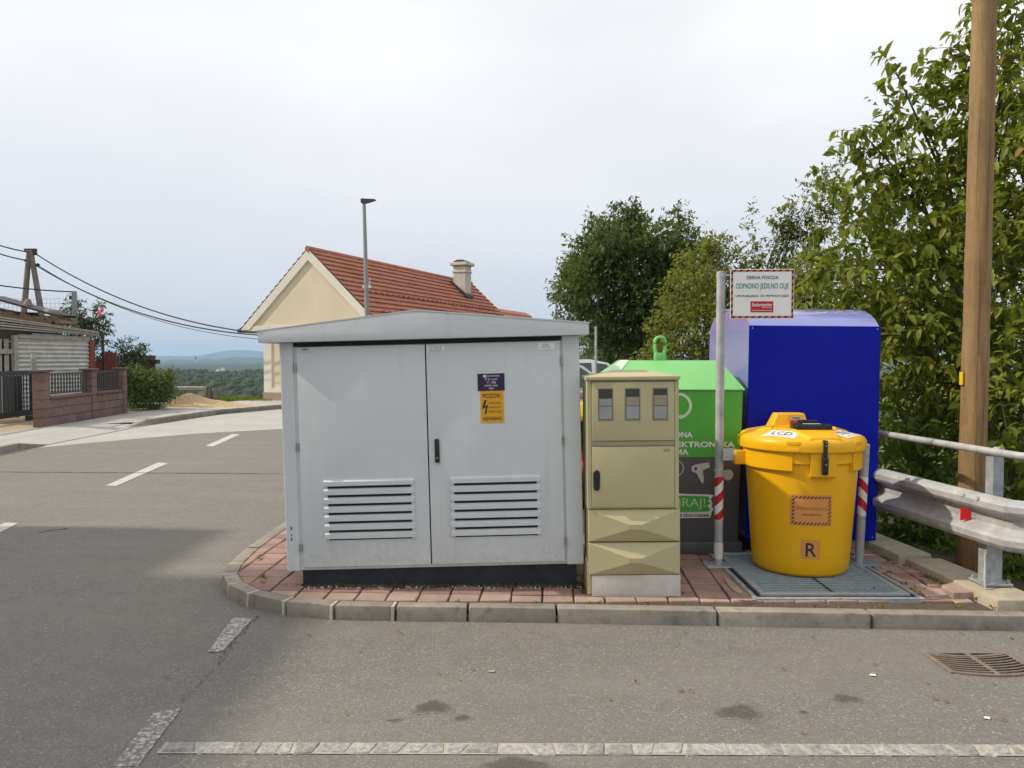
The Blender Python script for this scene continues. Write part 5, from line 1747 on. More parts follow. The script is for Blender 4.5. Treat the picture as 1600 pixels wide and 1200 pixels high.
part('stone', MB().tube([qa.lerp(qb, 0.84) + Vector((0, 0.3, 0.05)), qa.lerp(qb, 0.84) + Vector((0.02, 0.3, 0.16))], [0.3, 0.2], 8), 'old_wood', fw, bev=0.03)
part('stack_core', MB().add([P(-15, 496, 23.2) - Vector(fw.location), P(98, 506, 23.2) - Vector(fw.location), P(98, 540, 23.2) - Vector(fw.location), P(-15, 540, 23.2) - Vector(fw.location),
                             P(-15, 478, 23.6) - Vector(fw.location), P(98, 500, 23.6) - Vector(fw.location)], [(0, 1, 2, 3), (4, 5, 1, 0)]), 'dark_wood', fw)

# A-frame timber pole and wires
pb0, pb1, pt0 = P(36, 492, 30), P(61, 492, 30), P(47.5, 391, 30)
af = thing('a_frame_pole', 'grey timber A-frame power pole behind the shed roof', 'power pole', (pb0.x, pb0.y, 0))
ofs = Vector(af.location)
for (b_, t_) in ((P(25, 600, 30), P(45.5, 391, 30)), (P(80, 600, 30), P(48, 391, 30))):
    part('leg', MB().tube([Vector((b_.x, b_.y, 0)) - ofs, b_.lerp(t_, 0.5) + Vector((0.04, 0, 0)) - ofs, t_ - ofs], [0.13, 0.115, 0.09], 12), 'old_wood', af, smooth=True)
part('top_bolt', MB().box(-0.22, 0.24, -0.05, 0.05, -0.06, 0.06, Matrix.Translation(pt0 - ofs)), 'dark_wood', af)
for (px, py) in ((55, 396), (41, 407), (59, 414)):
    q = P(px, py, 30) - ofs
    part('insulator', MB().tube([q + Vector((-0.07, 0, 0)), q, q + Vector((0.07, 0, 0))], [0.04, 0.08, 0.04], 8), 'black_plastic', af)


def wire(name, pix, label, r_=0.018, sag=0.0, n=24):
    pts3 = [P(*p) for p in pix]
    a_, b_ = pts3[0], pts3[-1]
    path = []
    for i in range(n + 1):
        t__ = i / n
        if len(pts3) == 3:    # quadratic through the middle point
            c_ = pts3[1] * 2 - (a_ + b_) * 0.5
            path.append(a_ * (1 - t__) ** 2 + c_ * 2 * t__ * (1 - t__) + b_ * t__ ** 2)
        else:
            path.append(a_.lerp(b_, t__) - Vector((0, 0, sag * 4 * t__ * (1 - t__))))
    o_ = part(name, MB().tube(path, r_, 5), 'wire', None, smooth=True)
    tag(o_, label, 'wire', 'overhead wires')
    return o_


wire('overhead_wire', [(55, 396, 30), (235, 484, 29), (440, 523, 27.6)], 'upper overhead cable sagging from the A-frame pole to the cream house', 0.026)
wire('overhead_wire', [(57, 415, 30), (235, 494, 29), (440, 525, 27.4)], 'middle overhead cable from the A-frame pole towards the cream house', 0.026)
wire('overhead_wire', [(59, 414, 30), (235, 497, 29), (440, 532, 27.2)], 'thin lowest overhead wire from the A-frame pole towards the cream house', 0.012)
wire('overhead_wire', [(-60, 360, 26), (45, 394, 30)], 'top cable running from the A-frame pole out of the picture at left', 0.026, 0.1)
wire('overhead_wire', [(-60, 372, 26), (42, 407, 30)], 'lower cable running from the A-frame pole out of the picture at left', 0.026, 0.1)
wire('overhead_wire', [(-40, 440, 22), (115, 456, 24)], 'cable from the grey steel post running left above the woodpile', 0.02, 0.05)
q = P(117, 512, 24)
sp3 = thing('steel_post', 'grey square steel post behind the shed roof beside the flowering bush', 'post', (q.x, q.y, 0))
zt3 = P(117, 455, 24).z
part('post_tube', MB().box(-0.055, 0.055, -0.055, 0.055, 0, zt3), 'lamp_pole', sp3)
part('bracket', MB().box(-0.14, -0.05, -0.04, 0.04, zt3 - 0.26, zt3 - 0.14), 'dark_wood', sp3)
# wire mesh fence above the shed
mf = thing('mesh_fence', 'thin wire mesh fence behind the A-frame pole', 'fence', (P(60, 480, 26).x, 26, 0))
ofs = Vector(mf.location)
for k_, py in enumerate((467, 474, 481, 488)):
    part('wire', MB().tube([P(-5, py, 26) - ofs, P(112, py, 26) - ofs], 0.0035, 4), 'wire', mf)
for j in range(18):
    px = j * 6.6
    part('wire', MB().tube([P(px, 467, 26) - ofs, P(px, 500, 26) - ofs], 0.0035, 4), 'wire', mf)

# red slatted garden gate and post behind the wall
q = P(163, 578, 23.6)
rg = thing('garden_gate', 'small red brown slatted gate behind the far end of the red wall', 'gate', (q.x, q.y, 0.0))
part('post', MB().box(-0.06, 0.0, -0.03, 0.03, 0, 2.4), 'dark_wood', rg)
for j in range(6):
    part('slat', MB().box(0.03 + j * 0.062, 0.078 + j * 0.062, -0.02, 0.02, 0.3, 1.78 + 0.03 * (j % 2)), 'red_wood', rg)
part('rail', MB().box(-0.25, 0.42, 0.02, 0.05, 1.5, 1.57).box(0, 0.42, 0.02, 0.05, 0.6, 0.67), 'dark_wood', rg)
part('side_panel', MB().box(-0.34, -0.08, 0.0, 0.05, 0.2, 1.5), 'red_wood', rg)

# dark timber arbour
q = P(237, 572, 25.6)
ab = thing('arbour', 'dark timber arbour with flat beam rising above the hedge', 'arbour', (q.x, q.y, 0))
part('post', MB().box(-0.09, 0.09, -0.09, 0.09, 0, 1.42), 'dark_wood', ab)
part('beam', MB().box(-0.55, 0.24, -0.1, 0.1, 1.42, 1.56), 'dark_wood', ab)
part('rafter_end', MB().box(-0.30, -0.14, -0.25, 0.6, 1.56, 1.70), 'dark_wood', ab)
part('brace', MB().prism([(-0.30, 1.42), (-0.14, 1.42), (0.02, 1.2), (-0.02, 1.1)], 'y', -0.05, 0.05), 'dark_wood', ab)
part('board_panel', MB().box(-0.7, -0.09, -0.02, 0.02, 0.6, 1.14), 'log_wood', ab)

# steps at the wall end, sand heap, bench, stumps
q = G(228, 640)
st_ = thing('concrete_steps', 'two worn concrete steps at the end of the red wall', 'steps', (q.x, q.y, 0.06))
part('step', MB().box(-0.55, 0.62, -0.35, 0.5, 0, 0.15), 'concrete', st_, bev=0.015, seg=1)
part('step', MB().box(-0.62, -0.18, -0.25, 0.6, 0.15, 0.40), 'concrete', st_, bev=0.015, seg=1)
q = G(295, 640)
m = MB()
n = 28
hv = []
for i in range(n + 1):
    for j in range(n + 1):
        u, v = i / n * 2 - 1, j / n * 2 - 1
        r_ = math.hypot(u, v * 1.0)
        z_ = max(0, 0.36 * (1 - r_) ** 1.1 if r_ < 1 else 0) * (1 + 0.25 * math.sin(5 * u + 2) * math.cos(6 * v)) + rng.uniform(-0.01, 0.015)
        hv.append((1.75 * u + (0.4 if u > 0 else 0) * u, 0.85 * v, z_ - 0.012))
m.add(hv, [(i * (n + 1) + j, (i + 1) * (n + 1) + j, (i + 1) * (n + 1) + j + 1, i * (n + 1) + j + 1) for i in range(n) for j in range(n)])
hp = part('sand_heap', m, 'sand', None, smooth=True, ang=80, loc=(q.x - 0.2, q.y + 0.6, 0.07))
tag(hp, 'heap of yellow sand beside the hedge on the far pavement', 'sand heap')
q = P(300, 616, 27.2)
bn = thing('bench', 'weathered plank bench without back behind the sand heap', 'bench', (q.x, q.y, 0))
part('seat', MB().box(-0.85, 0.45, -0.2, 0.2, 0.48, 0.60), 'bench_wood', bn, bev=0.01, seg=1)
for xx in (-0.55, 0.35):
    part('leg', MB().box(xx - 0.08, xx + 0.08, -0.15, 0.15, 0, 0.48), 'bench_wood', bn)
part('low_plank', MB().box(-0.5, 0.6, -0.35, -0.1, 0.0, 0.2), 'bench_wood', bn)
for px, lab in ((327, 'left one of two short weathered timber stumps by the bench'), (335, 'right one of two short weathered timber stumps by the bench')):
    q = P(px, 620, 27.4)
    tt = part('timber_stump', MB().tube([(0, 0, 0), (0.01, 0, 0.5), (0, 0, 0.55 if px > 330 else 0.50)], [0.09, 0.085, 0.07], 9), 'old_wood', None, smooth=True, loc=(q.x, q.y, 0))
    tag(tt, lab, 'stump', 'timber stumps')
struct('lawn', sheet([(-11.6, 27.2), (-9.9, 27.2), (-9.2, 28.6), (-9.6, 31.5), (-14, 31.5), (-14, 27)], 0.02), 'grass')


# ------------------------------------------------------------------ the tall house left of the frame (its shadow lies across the road)
lh = thing('roadside_house', 'tall house at the left roadside outside the picture, shading the asphalt', 'house', (-14.0, 0, 0))
part('wall', MB().box(-3.2, 3.0, -12, 5.7, 0, 6.2), 'plaster_cream', lh)
part('wall', MB().box(-3.0, 2.9, 5.7, 7.3, 0, 5.4), 'plaster_cream', lh)
part('roof', MB().prism([(-3.7, 6.1), (3.5, 6.1), (0, 10.75)], 'y', -12.4, 5.85), 'roof_tile', lh)
part('roof', MB().prism([(-3.4, 5.3), (3.3, 5.3), (0, 9.55)], 'y', 5.85, 7.45), 'roof_tile', lh)
for yy in (-8, -4, 0, 3.5):
    for zz in (1.0, 3.9):
        wn_ = part('window', MB().box(2.98, 3.06, yy, yy + 1.1, zz, zz + 1.4), 'plaster_white', lh)
        part('pane', MB().box(3.055, 3.07, yy + 0.08, yy + 1.02, zz + 0.08, zz + 1.32), 'pane', wn_)


# ------------------------------------------------------------------ vegetation
def unit(a_):
    return a_ / np.maximum(1e-9, np.linalg.norm(a_, axis=1, keepdims=True))


def leaf_arrays(pos, dirs, nrm, size, wid=0.42, droop=0.28, fold=0.12, fine=False):
    """folded leaf: five points and four triangles, or eight and eight for big leaves"""
    n = len(pos)
    d_ = unit(dirs)
    if fine:
        s_ = unit(np.cross(d_, nrm))
        u_ = np.cross(s_, d_)
        z_ = size[:, None]
        pt = lambda a_, b_, c_: pos + d_ * z_ * a_ + s_ * z_ * b_ * wid + u_ * z_ * c_
        V = np.stack([pos, pt(.28, -.44, fold * .9), pt(.28, .44, fold * .9), pt(.68, -.36, fold * .5 - droop * .35), pt(.68, .36, fold * .5 - droop * .35), pt(.30, 0, 0), pt(.66, 0, -droop * .4), pt(1, 0, -droop)], 1).reshape(-1, 3)
        T = np.array([[0, 2, 5], [0, 5, 1], [2, 4, 6], [2, 6, 5], [5, 6, 3], [5, 3, 1], [4, 7, 6], [6, 7, 3]])
        return V, ((np.arange(n) * 8)[:, None, None] + T[None]).reshape(-1, 3)
    s_ = unit(np.cross(d_, nrm))
    u_ = np.cross(s_, d_)
    size = size[:, None]
    base = pos
    ml = pos + d_ * size * 0.45 - s_ * size * wid * 0.5 + u_ * size * fold
    mr = pos + d_ * size * 0.45 + s_ * size * wid * 0.5 + u_ * size * fold
    mc = pos + d_ * size * 0.48
    tip = pos + d_ * size - u_ * size * droop
    V = np.stack([base, ml, mr, mc, tip], 1).reshape(-1, 3)
    o_ = (np.arange(n) * 5)[:, None]
    T = np.array([[0, 2, 3], [0, 3, 1], [2, 4, 3], [3, 4, 1]])
    Fa = (o_[:, :, None] + T[None]).reshape(-1, 3)
    return V, Fa


def tri_mesh(name, V, Fa, mat, tint=None):
    me = bpy.data.meshes.new(name)
    me.vertices.add(len(V))
    me.vertices.foreach_set('co', V.astype(np.float32).ravel())
    me.loops.add(len(Fa) * 3)
    me.loops.foreach_set('vertex_index', Fa.astype(np.int32).ravel())
    me.polygons.add(len(Fa))
    me.polygons.foreach_set('loop_start', np.arange(0, len(Fa) * 3, 3, dtype=np.int32))
    me.polygons.foreach_set('loop_total', np.full(len(Fa), 3, np.int32))
    if tint is not None:
        at_ = me.attributes.new('tint', 'FLOAT_COLOR', 'POINT')
        at_.data.foreach_set('color', tint.astype(np.float32).ravel())
    me.materials.append(MATS[mat])
    me.update()
    me.validate()
    return me


def make_tint(n, autumn=0.02, k=5):
    t_ = np.zeros((n, 4))
    t_[:, 0] = nrg.random(n)
    a_ = nrg.random(n)
    t_[:, 1] = np.where(a_ < autumn, 0.5 + 0.5 * nrg.random(n), 0)
    t_[:, 3] = 1
    return np.repeat(t_, k, 0)


def plant(name, label, cat, base, trunk_top, clusters, leaf_mat_name, leaf, density, group=None, trunk_r=0.12, limb_r=0.03, autumn=0.02, wid=0.42, droop=0.28, singles=0, twig=True, up=0.0, shell=0.45, bark='bark', crown_name='crown', hang=-0.35, tw=1.2):
    """clusters: (centre, radii(3) or radius, weight). Leaves hang on twigs spread through every cluster."""
    t = thing(name, label, cat, base, (0, 0, 0), group)
    bv = np.array(base)
    tb = MB()
    tt = Vector(trunk_top) - Vector(base)
    if trunk_r > 0:
        tb.tube([(0, 0, -0.1), tt * 0.5 + Vector((0.05, 0, 0)), tt], [trunk_r, trunk_r * 0.8, trunk_r * 0.55], 9)
    poss, dirs, nrms, sizes = [], [], [], []
    for (c_, rad, wgt) in clusters:
        c_ = np.array(c_)
        rad = np.array([rad] * 3 if isinstance(rad, (int, float)) else rad)
        if trunk_r > 0 and (len(clusters) < 20 or rng.random() < 0.45):
            e_ = Vector(c_ - bv)
            midp = tt.lerp(e_, 0.5) + Vector((0, 0, 0.12 * (e_ - tt).length))
            tb.tube([tt * rng.uniform(0.6, 1.0), midp, e_], [limb_r * 1.1, limb_r * 0.6, limb_r * 0.2], 5, caps=False)
        vol = rad[0] * rad[1] * rad[2]
        nt = max(4, int(42 * density * wgt * (vol ** (2 / 3)) / (leaf * leaf) / 7))
        # twig ends inside the ellipsoid, biased outwards
        v_ = unit(nrg.normal(size=(nt, 3)))
        rr = shell + (1 - shell) * nrg.random((nt, 1)) ** 0.6
        ends = c_ + v_ * rr * rad
        tdir = unit(v_ * np.array([1, 1, 0.5]) + nrg.normal(size=(nt, 3)) * 0.35 + np.array([0, 0, up]))
        tl = leaf * (tw + 0.8 * tw * nrg.random((nt, 1)))
        if twig:
            for i in range(0, nt, 3):
                a_ = ends[i] - tdir[i] * tl[i] * 1.2 - bv
                b_ = ends[i] + tdir[i] * tl[i] - bv
                tb.tube([Vector(a_), Vector(b_)], [max(0.0025, leaf * 0.045), 0.0012], 3, caps=False)
        nl = 7
        for j in range(nl):
            f_ = j / (nl - 1)
            p_ = ends + tdir * tl * (f_ - 0.3) * 1.3 + nrg.normal(size=(nt, 3)) * leaf * 0.12
            side = unit(np.cross(tdir, nrg.normal(size=(nt, 3))))
            dd = unit(side * 0.9 + tdir * 0.55 + np.array([0, 0, hang]) + nrg.normal(size=(nt, 3)) * 0.25)
            nn2 = unit(np.array([0, 0, 1.0]) + nrg.normal(size=(nt, 3)) * 0.45 + v_ * 0.25)
            poss.append(p_)
            dirs.append(dd)
            nrms.append(nn2)
            sizes.append(leaf * (0.5 + 0.85 * nrg.random(nt)))
    pos, dr_, nm, sz = np.concatenate(poss), np.concatenate(dirs), np.concatenate(nrms), np.concatenate(sizes)
    if tb.v:
        part('trunk', tb, bark, t, smooth=True)
    idx = np.arange(len(pos))
    if singles:
        eye = np.array([0, 0, EYE])
        rel = pos - eye
        px = 800 + F * rel[:, 0] / rel[:, 1]
        py = 560 - F * rel[:, 2] / rel[:, 1]
        vis = (px > 0) & (px < 1600) & (py > 0) & (py < 1200)
        dist = np.linalg.norm(rel, axis=1) / sz + np.where(vis, 0, 1e6)
        order = np.argsort(dist)
        one, idx = order[:singles], order[singles:]
    fine = leaf > 0.07 and base[1] < 12
    V, Fa = leaf_arrays(pos[idx] - bv, dr_[idx], nm[idx], sz[idx], wid, droop, fine=fine)
    cr = put(crown_name, tri_mesh(crown_name, V, Fa, leaf_mat_name, make_tint(len(idx), autumn, 8 if fine else 5)), t)
    if singles:
        cr['kind'] = 'stuff'
        V, Fa = leaf_arrays(np.zeros((6, 3)), np.tile([1.0, 0, 0], (6, 1)), np.tile([0, 0, 1.0], (6, 1)), np.ones(6), wid, droop, fine=True)
        ms = []
        for i in range(6):
            ti = np.tile([i / 5, 0.8 if i == 5 else 0, 0, 1], (8, 1))
            ms.append(tri_mesh('leaf', V[:8], Fa[:8], leaf_mat_name, ti))
        for i in one:
            d_ = Vector(dr_[i]).normalized()
            s_ = d_.cross(Vector(nm[i])).normalized()
            u_ = s_.cross(d_)
            M = Matrix((d_, -s_, u_)).transposed().to_4x4() @ Matrix.Scale(float(sz[i]), 4)
            M.translation = Vector(pos[i] - bv)
            kk = rng.randrange(5) if rng.random() > autumn else 5
            o_ = bpy.data.objects.new('leaf', ms[kk])
            COL.objects.link(o_)
            o_.parent = t
            o_.matrix_local = M
    return t


def C(px, py, d, rpx, w=1.0, dep=1.0, asp=1.0):
    c_ = P(px, py, d)
    r_ = rpx * d / F
    return (tuple(c_), (r_, r_ * dep, r_ * asp), w)


# big-leaved tree behind the rail, right edge
cl = [C(1400, 112, 7.6, 26, .8), C(1345, 205, 7.6, 20, .7), C(1395, 190, 7.8, 34), C(1440, 175, 7.6, 42), C(1470, 120, 7.8, 40), C(1500, 95, 7.6, 40), C(1575, 60, 7.3, 70), C(1580, 160, 7.2, 70), C(1570, 260, 7.2, 70),
      C(1335, 232, 7.7, 24), C(1375, 260, 7.5, 45), C(1430, 250, 7.6, 55), C(1490, 230, 7.8, 55), C(1590, 10, 7.5, 50), C(1635, 110, 7.0, 80), C(1640, 260, 7.0, 90),
      C(1290, 285, 7.3, 20, .8), C(1305, 345, 7.4, 30, .8), C(1355, 330, 7.2, 44), C(1420, 345, 7.5, 60), C(1480, 330, 7.6, 55), C(1570, 360, 7.0, 75), C(1640, 380, 6.9, 80),
      C(1290, 415, 7.6, 34, .8), C(1345, 420, 7.3, 60), C(1410, 430, 7.2, 60), C(1470, 430, 7.3, 60), C(1575, 460, 6.9, 70),
      C(1290, 470, 7.9, 45), C(1420, 500, 7.2, 60), C(1400, 560, 7.3, 55), C(1460, 540, 7.0, 60), C(1490, 500, 7.2, 50), C(1580, 560, 6.7, 70),
      C(1430, 610, 7.1, 52), C(1480, 630, 7.0, 50), C(1400, 650, 7.4, 40), C(1585, 650, 6.6, 60), C(1340, 500, 8.3, 60), C(1640, 560, 6.6, 80)]
# a second, inner layer further back closes the crown
cl += [C(1380, 420, 8.8, 95, .6), C(1460, 380, 8.8, 100, .6), C(1560, 330, 8.8, 110, .6), C(1580, 180, 8.8, 95, .6), C(1440, 540, 8.8, 100, .7), C(1560, 520, 8.6, 110, .7), C(1620, 650, 8.4, 110, .7), C(1600, 420, 9.6, 150, .7), C(1540, 600, 9.6, 130, .7), C(1620, 280, 9.6, 130, .6)]
plant('walnut_tree', 'large broad-leaved tree with big drooping leaves at the right behind the timber pole', 'tree', (4.9, 8.0, 0.0), (4.75, 7.9, 2.1), cl, 'leaf_near', 0.112, 0.62, None, 0.15, 0.026, 0.025, 0.50, 0.30, singles=300, hang=-0.45)

# shrubs growing through below the rail
def shrub(label, cl_, leaf, mat_, dens, autumn=0.01, wid=0.42, **kw):
    xs = sum(c_[0][0] for c_ in cl_) / len(cl_)
    ys = sum(c_[0][1] for c_ in cl_) / len(cl_)
    return plant('shrub', label, 'shrub', (xs, ys, 0.0), (xs, ys, 0.35), cl_, mat_, leaf, dens, 'shrubs behind the guard rail', 0.03, 0.012, autumn, wid, crown_name='foliage', **kw)


shrub('bright leafy shrub between blue container and timber pole, above the rail', [C(1405, 690, 7.0, 50), C(1455, 700, 6.9, 45), C(1420, 640, 7.2, 40), C(1480, 690, 7.1, 40), C(1395, 740, 7.0, 40), C(1450, 760, 7.1, 45)], 0.125, 'leaf_hedge', 0.62, hang=-0.25)
shrub('low leafy shrub under the rail left of the timber pole', [C(1400, 800, 6.9, 45), C(1440, 830, 6.6, 45), C(1480, 850, 6.4, 40), C(1500, 800, 6.6, 40), C(1420, 860, 6.7, 34), C(1490, 890, 6.2, 32)], 0.085, 'leaf_hedge', 0.75)
shrub('shrub right of the timber pole above the rail', [C(1570, 700, 6.3, 45), C(1600, 640, 6.3, 50), C(1560, 600, 6.5, 40), C(1640, 720, 6.0, 60), C(1580, 760, 6.3, 45)], 0.12, 'leaf_near', 0.6)
shrub('low shrub right of the rail post, under the rail', [C(1575, 860, 5.8, 40), C(1600, 900, 5.6, 36), C(1560, 890, 5.9, 32), C(1640, 860, 5.5, 60), C(1640, 940, 5.3, 40)], 0.075, 'leaf_hedge', 0.8)
shrub('dense dark thicket filling the bank behind the tall timber pole', [C(1420, 720, 8.6, 110, .8), C(1530, 720, 8.4, 110, .8), C(1620, 780, 8.0, 120, .8), C(1440, 840, 8.0, 90, .8), C(1540, 860, 7.6, 90, .8), C(1650, 600, 8.2, 120, .8)], 0.12, 'leaf_dark', 0.7)

# fine-leaved tree with upright shoots behind the sign
cl = [C(1085, 470, 10.5, 55), C(1060, 520, 10.3, 50), C(1110, 530, 10.0, 50), C(1050, 560, 10.0, 40), C(1095, 420, 10.8, 42), C(1125, 395, 10.8, 26), C(1130, 460, 10.2, 45), C(1150, 540, 10.2, 60), C(1190, 450, 10.4, 44), C(1220, 475, 10.2, 55), C(1260, 435, 10.0, 42), C(1290, 450, 9.8, 60), C(1180, 500, 10.4, 60), C(1020, 565, 10.0, 24),
      C(1250, 395, 10.3, 26, .6), C(1285, 385, 10.2, 26, .6)]
for (x0, y0, x1, y1) in ((1185, 420, 1172, 330), (1210, 400, 1218, 330), (1245, 370, 1205, 345), (1262, 360, 1258, 285), (1290, 350, 1275, 285), (1300, 330, 1292, 262), (1160, 440, 1155, 385), (1320, 330, 1310, 250), (1115, 400, 1116, 372), (1235, 360, 1238, 318)):
    for t_ in (0.0, 0.25, 0.5, 0.75, 1.0):
        cl.append(C(x0 + (x1 - x0) * t_, y0 + (y1 - y0) * t_, 10.2, 12 - 7 * t_, 0.9, 1.0, 1.5))
plant('fruit_tree', 'olive green fine-leaved tree with upright shoots behind the waste-oil sign', 'tree', (3.2, 10.3, 0.0), (3.1, 10.3, 1.6), cl, 'leaf_olive', 0.066, 0.85, None, 0.09, 0.010, 0.0, 0.45, 0.2, up=0.5, hang=0.0)

# round dark tree in the middle distance
cl = [C(995, 455, 24, 100, 1.3, 0.9, 0.95), C(995, 500, 24, 70, 1.2), C(1010, 440, 23.5, 60, 1.2)]
for k_ in range(46):
    a_ = rng.uniform(-0.25, math.pi + 0.25)
    rr = rng.uniform(0.55, 1.0)
    cl.append(C(991 + 108 * rr * math.cos(a_), 455 - 122 * rr * math.sin(a_), 24 + rng.uniform(-2.2, 1.2), rng.uniform(14, 34), 1.15))
for (a_, b_, r_) in ((905, 380, 16), (880, 470, 15), (890, 500, 18), (985, 330, 18), (1060, 335, 18), (925, 345, 14), (905, 430, 24), (930, 510, 34), (960, 545, 26), (1020, 530, 40), (1085, 390, 20)):
    cl.append(C(a_, b_, 23.2, r_, 1.0))
plant('round_tree', 'round dark green tree standing behind the green container', 'tree', tuple(P(990, 560, 24).to_2d().to_3d()), tuple(P(990, 520, 24)), cl, 'leaf_dark', 0.15, 0.9, None, 0.16, 0.016, 0.0, 0.5, 0.2, shell=0.3)
plant('hedge_bush', 'low green bushes behind the pale fence right of the kiosk', 'bush', (P(930, 540, 27).x, 27, 0), (P(930, 540, 27).x, 27, 1.2), [C(915, 540, 27, 30), C(945, 535, 27, 30), C(900, 545, 27.5, 25), C(975, 545, 27, 30), C(1010, 560, 26, 30)], 'leaf_hedge', 0.13, 0.7, None, 0.05, 0.02)

# left-hand bushes
plant('flowering_bush', 'tall dark bush with a few pink flowers behind the shed', 'bush', (P(135, 600, 24.5).x, 24.5, 0), (P(135, 520, 24.5).x, 24.5, 1.4), [C(120, 500, 24.5, 20), C(140, 495, 24.5, 18), C(108, 482, 24.5, 12), C(150, 510, 24.5, 20), C(135, 525, 24.5, 26), C(158, 545, 24.5, 16), C(160, 575, 24.5, 16), C(110, 515, 24.5, 20), C(165, 495, 24.5, 9), C(150, 478, 24.5, 8), C(120, 468, 24.5, 8), C(168, 515, 24.5, 8)], 'leaf_bush', 0.11, 0.75, None, 0.06, 0.02, 0.0)
fb = bpy.data.objects['flowering_bush']
for (px, py) in ((160, 484), (155, 489), (156, 494), (159, 488), (132, 495)):
    q = P(px, py, 24.3) - Vector(fb.location)
    part('flower', MB().tube([q, q + Vector((0, -0.03, 0.03)), q + Vector((0, -0.05, 0.05))], [0.02, 0.07, 0.02], 6), 'flower_pink', fb)
plant('garden_shrub', 'round dark shrub with pale leaf tips between red gate and arbour', 'bush', (P(203, 600, 25).x, 25, 0), (P(203, 580, 25).x, 25, 0.9), [C(203, 545, 25, 20), C(195, 565, 25, 22), C(212, 565, 25, 18), C(203, 585, 25, 24), C(220, 545, 25, 8), C(185, 580, 25, 12)], 'leaf_bush', 0.10, 0.85, None, 0.05, 0.02, 0.0)
plant('laurel_hedge', 'bright green spreading hedge bush at the end of the red wall', 'bush', (P(232, 630, 23).x, 23, 0.05), (P(232, 620, 23).x, 23, 0.4), [C(215, 605, 23, 24, 1, 1, 0.9), C(245, 605, 23, 24, 1, 1, .8), C(225, 590, 23, 18), C(255, 590, 23, 14), C(205, 585, 23, 12), C(258, 612, 23, 15), C(212, 622, 22.8, 16), C(240, 622, 22.8, 16), C(268, 580, 23, 6)], 'leaf_laurel', 0.10, 1.7, None, 0.04, 0.012, 0.0, 0.30, twig=False)

# bare twigs and grass blades along the lawn edge
gv = []
n = 2600
px_ = nrg.uniform(325, 425, n)
dd_ = nrg.uniform(27.4, 30.5, n)
X_ = (px_ - 800) / F * dd_
pos = np.stack([X_, dd_, np.full(n, 0.0)], 1)
V, Fa = leaf_arrays(pos, np.stack([nrg.normal(size=n) * 0.3, nrg.normal(size=n) * 0.3, np.ones(n)], 1), nrg.normal(size=(n, 3)), nrg.uniform(0.05, 0.17, n), 0.14, 0.1)
tag(put('grass_blades', tri_mesh('grass_blades', V, Fa, 'leaf_hedge', make_tint(n, 0.02))), 'short green grass along the edge of the slope by the house', 'grass', None, 'stuff')


# weeds in the joints and along the kiosk foot, fallen leaves, loose grit
pts = []
for (xa, ya, xb, yb, n_) in ((-1.40, 5.05, 0.46, 5.05, 70), (-0.7, 4.745, 2.9, 4.60, 22), (0.46, 4.87, 0.50, 5.3, 14), (2.80, 5.9, 2.93, 4.62, 60), (2.62, 4.8, 2.66, 5.6, 16), (1.08, 4.86, 1.12, 5.3, 8), (-2.0, 6.0, -1.6, 4.95, 12)):
    for i in range(n_):
        t_ = nrg.random()
        pts.append((xa + (xb - xa) * t_ + nrg.normal() * 0.01, ya + (yb - ya) * t_ + nrg.normal() * 0.01))
pts = np.repeat(np.array(pts), 5, 0)
n = len(pts)
pos = np.stack([pts[:, 0] + nrg.normal(size=n) * 0.008, pts[:, 1] + nrg.normal(size=n) * 0.008, np.full(n, TOP - 0.01)], 1)
V, Fa = leaf_arrays(pos, np.stack([nrg.normal(size=n), nrg.normal(size=n), np.full(n, 0.9)], 1), nrg.normal(size=(n, 3)), nrg.uniform(0.012, 0.042, n), 0.22, 0.3)
tag(put('joint_weeds', tri_mesh('joint_weeds', V, Fa, 'leaf_hedge', make_tint(n, 0.25))), 'small weeds and moss growing in the paving joints', 'weeds', None, 'stuff')
n = 90
xs = np.concatenate([nrg.uniform(-1.9, 3.2, 50), nrg.uniform(1.2, 2.95, 40)])
ys = np.concatenate([nrg.uniform(3.2, 4.5, 50), nrg.uniform(4.62, 5.4, 40)])
pos = np.stack([xs, ys, np.where(ys > 4.6, TOP + 0.012, 0.008)], 1)
V, Fa = leaf_arrays(pos, np.stack([nrg.normal(size=n), nrg.normal(size=n), nrg.normal(size=n) * 0.1], 1), np.tile([0, 0, 1.0], (n, 1)) + nrg.normal(size=(n, 3)) * 0.15, nrg.uniform(0.012, 0.035, n), 0.5, -0.15)
tag(put('leaf_litter', tri_mesh('leaf_litter', V, Fa, 'leaf_near', make_tint(n, 0.9))), 'small dry leaf scraps scattered on asphalt and paving', 'leaf litter', None, 'stuff')
n = 1300
xs = nrg.uniform(-3.4, 3.4, n)
ys = 4.6 - np.abs(nrg.normal(size=n)) * 0.10 - 0.05 * xs
wide = nrg.random(n) < 0.55
ys = np.where(wide, nrg.uniform(2.9, 4.5, n), ys - 0.01)
ok = ys < np.interp(xs, [-3.4, -2.2, -2.05, -1.7, -1.1, 3.4], [9, 9, 5.2, 4.85, 4.62, 4.42])
xs, ys = xs[ok], ys[ok]
n = len(xs)
sz_ = nrg.uniform(0.0012, 0.0042, n)
tet = np.array([[-1, -0.6, 0], [1, -0.5, 0], [0, 1, 0], [0.1, 0, 0.9]])
V = (np.stack([xs, ys, np.full(n, 0.001)], 1)[:, None, :] + tet[None] * sz_[:, None, None]).reshape(-1, 3)
Fa = ((np.arange(n) * 4)[:, None, None] + np.array([[0, 1, 3], [1, 2, 3], [2, 0, 3]])[None]).reshape(-1, 3)
tag(put('grit', tri_mesh('grit', V, Fa, 'sandstone')), 'loose pale grit on the asphalt along the kerb', 'grit', None, 'stuff')

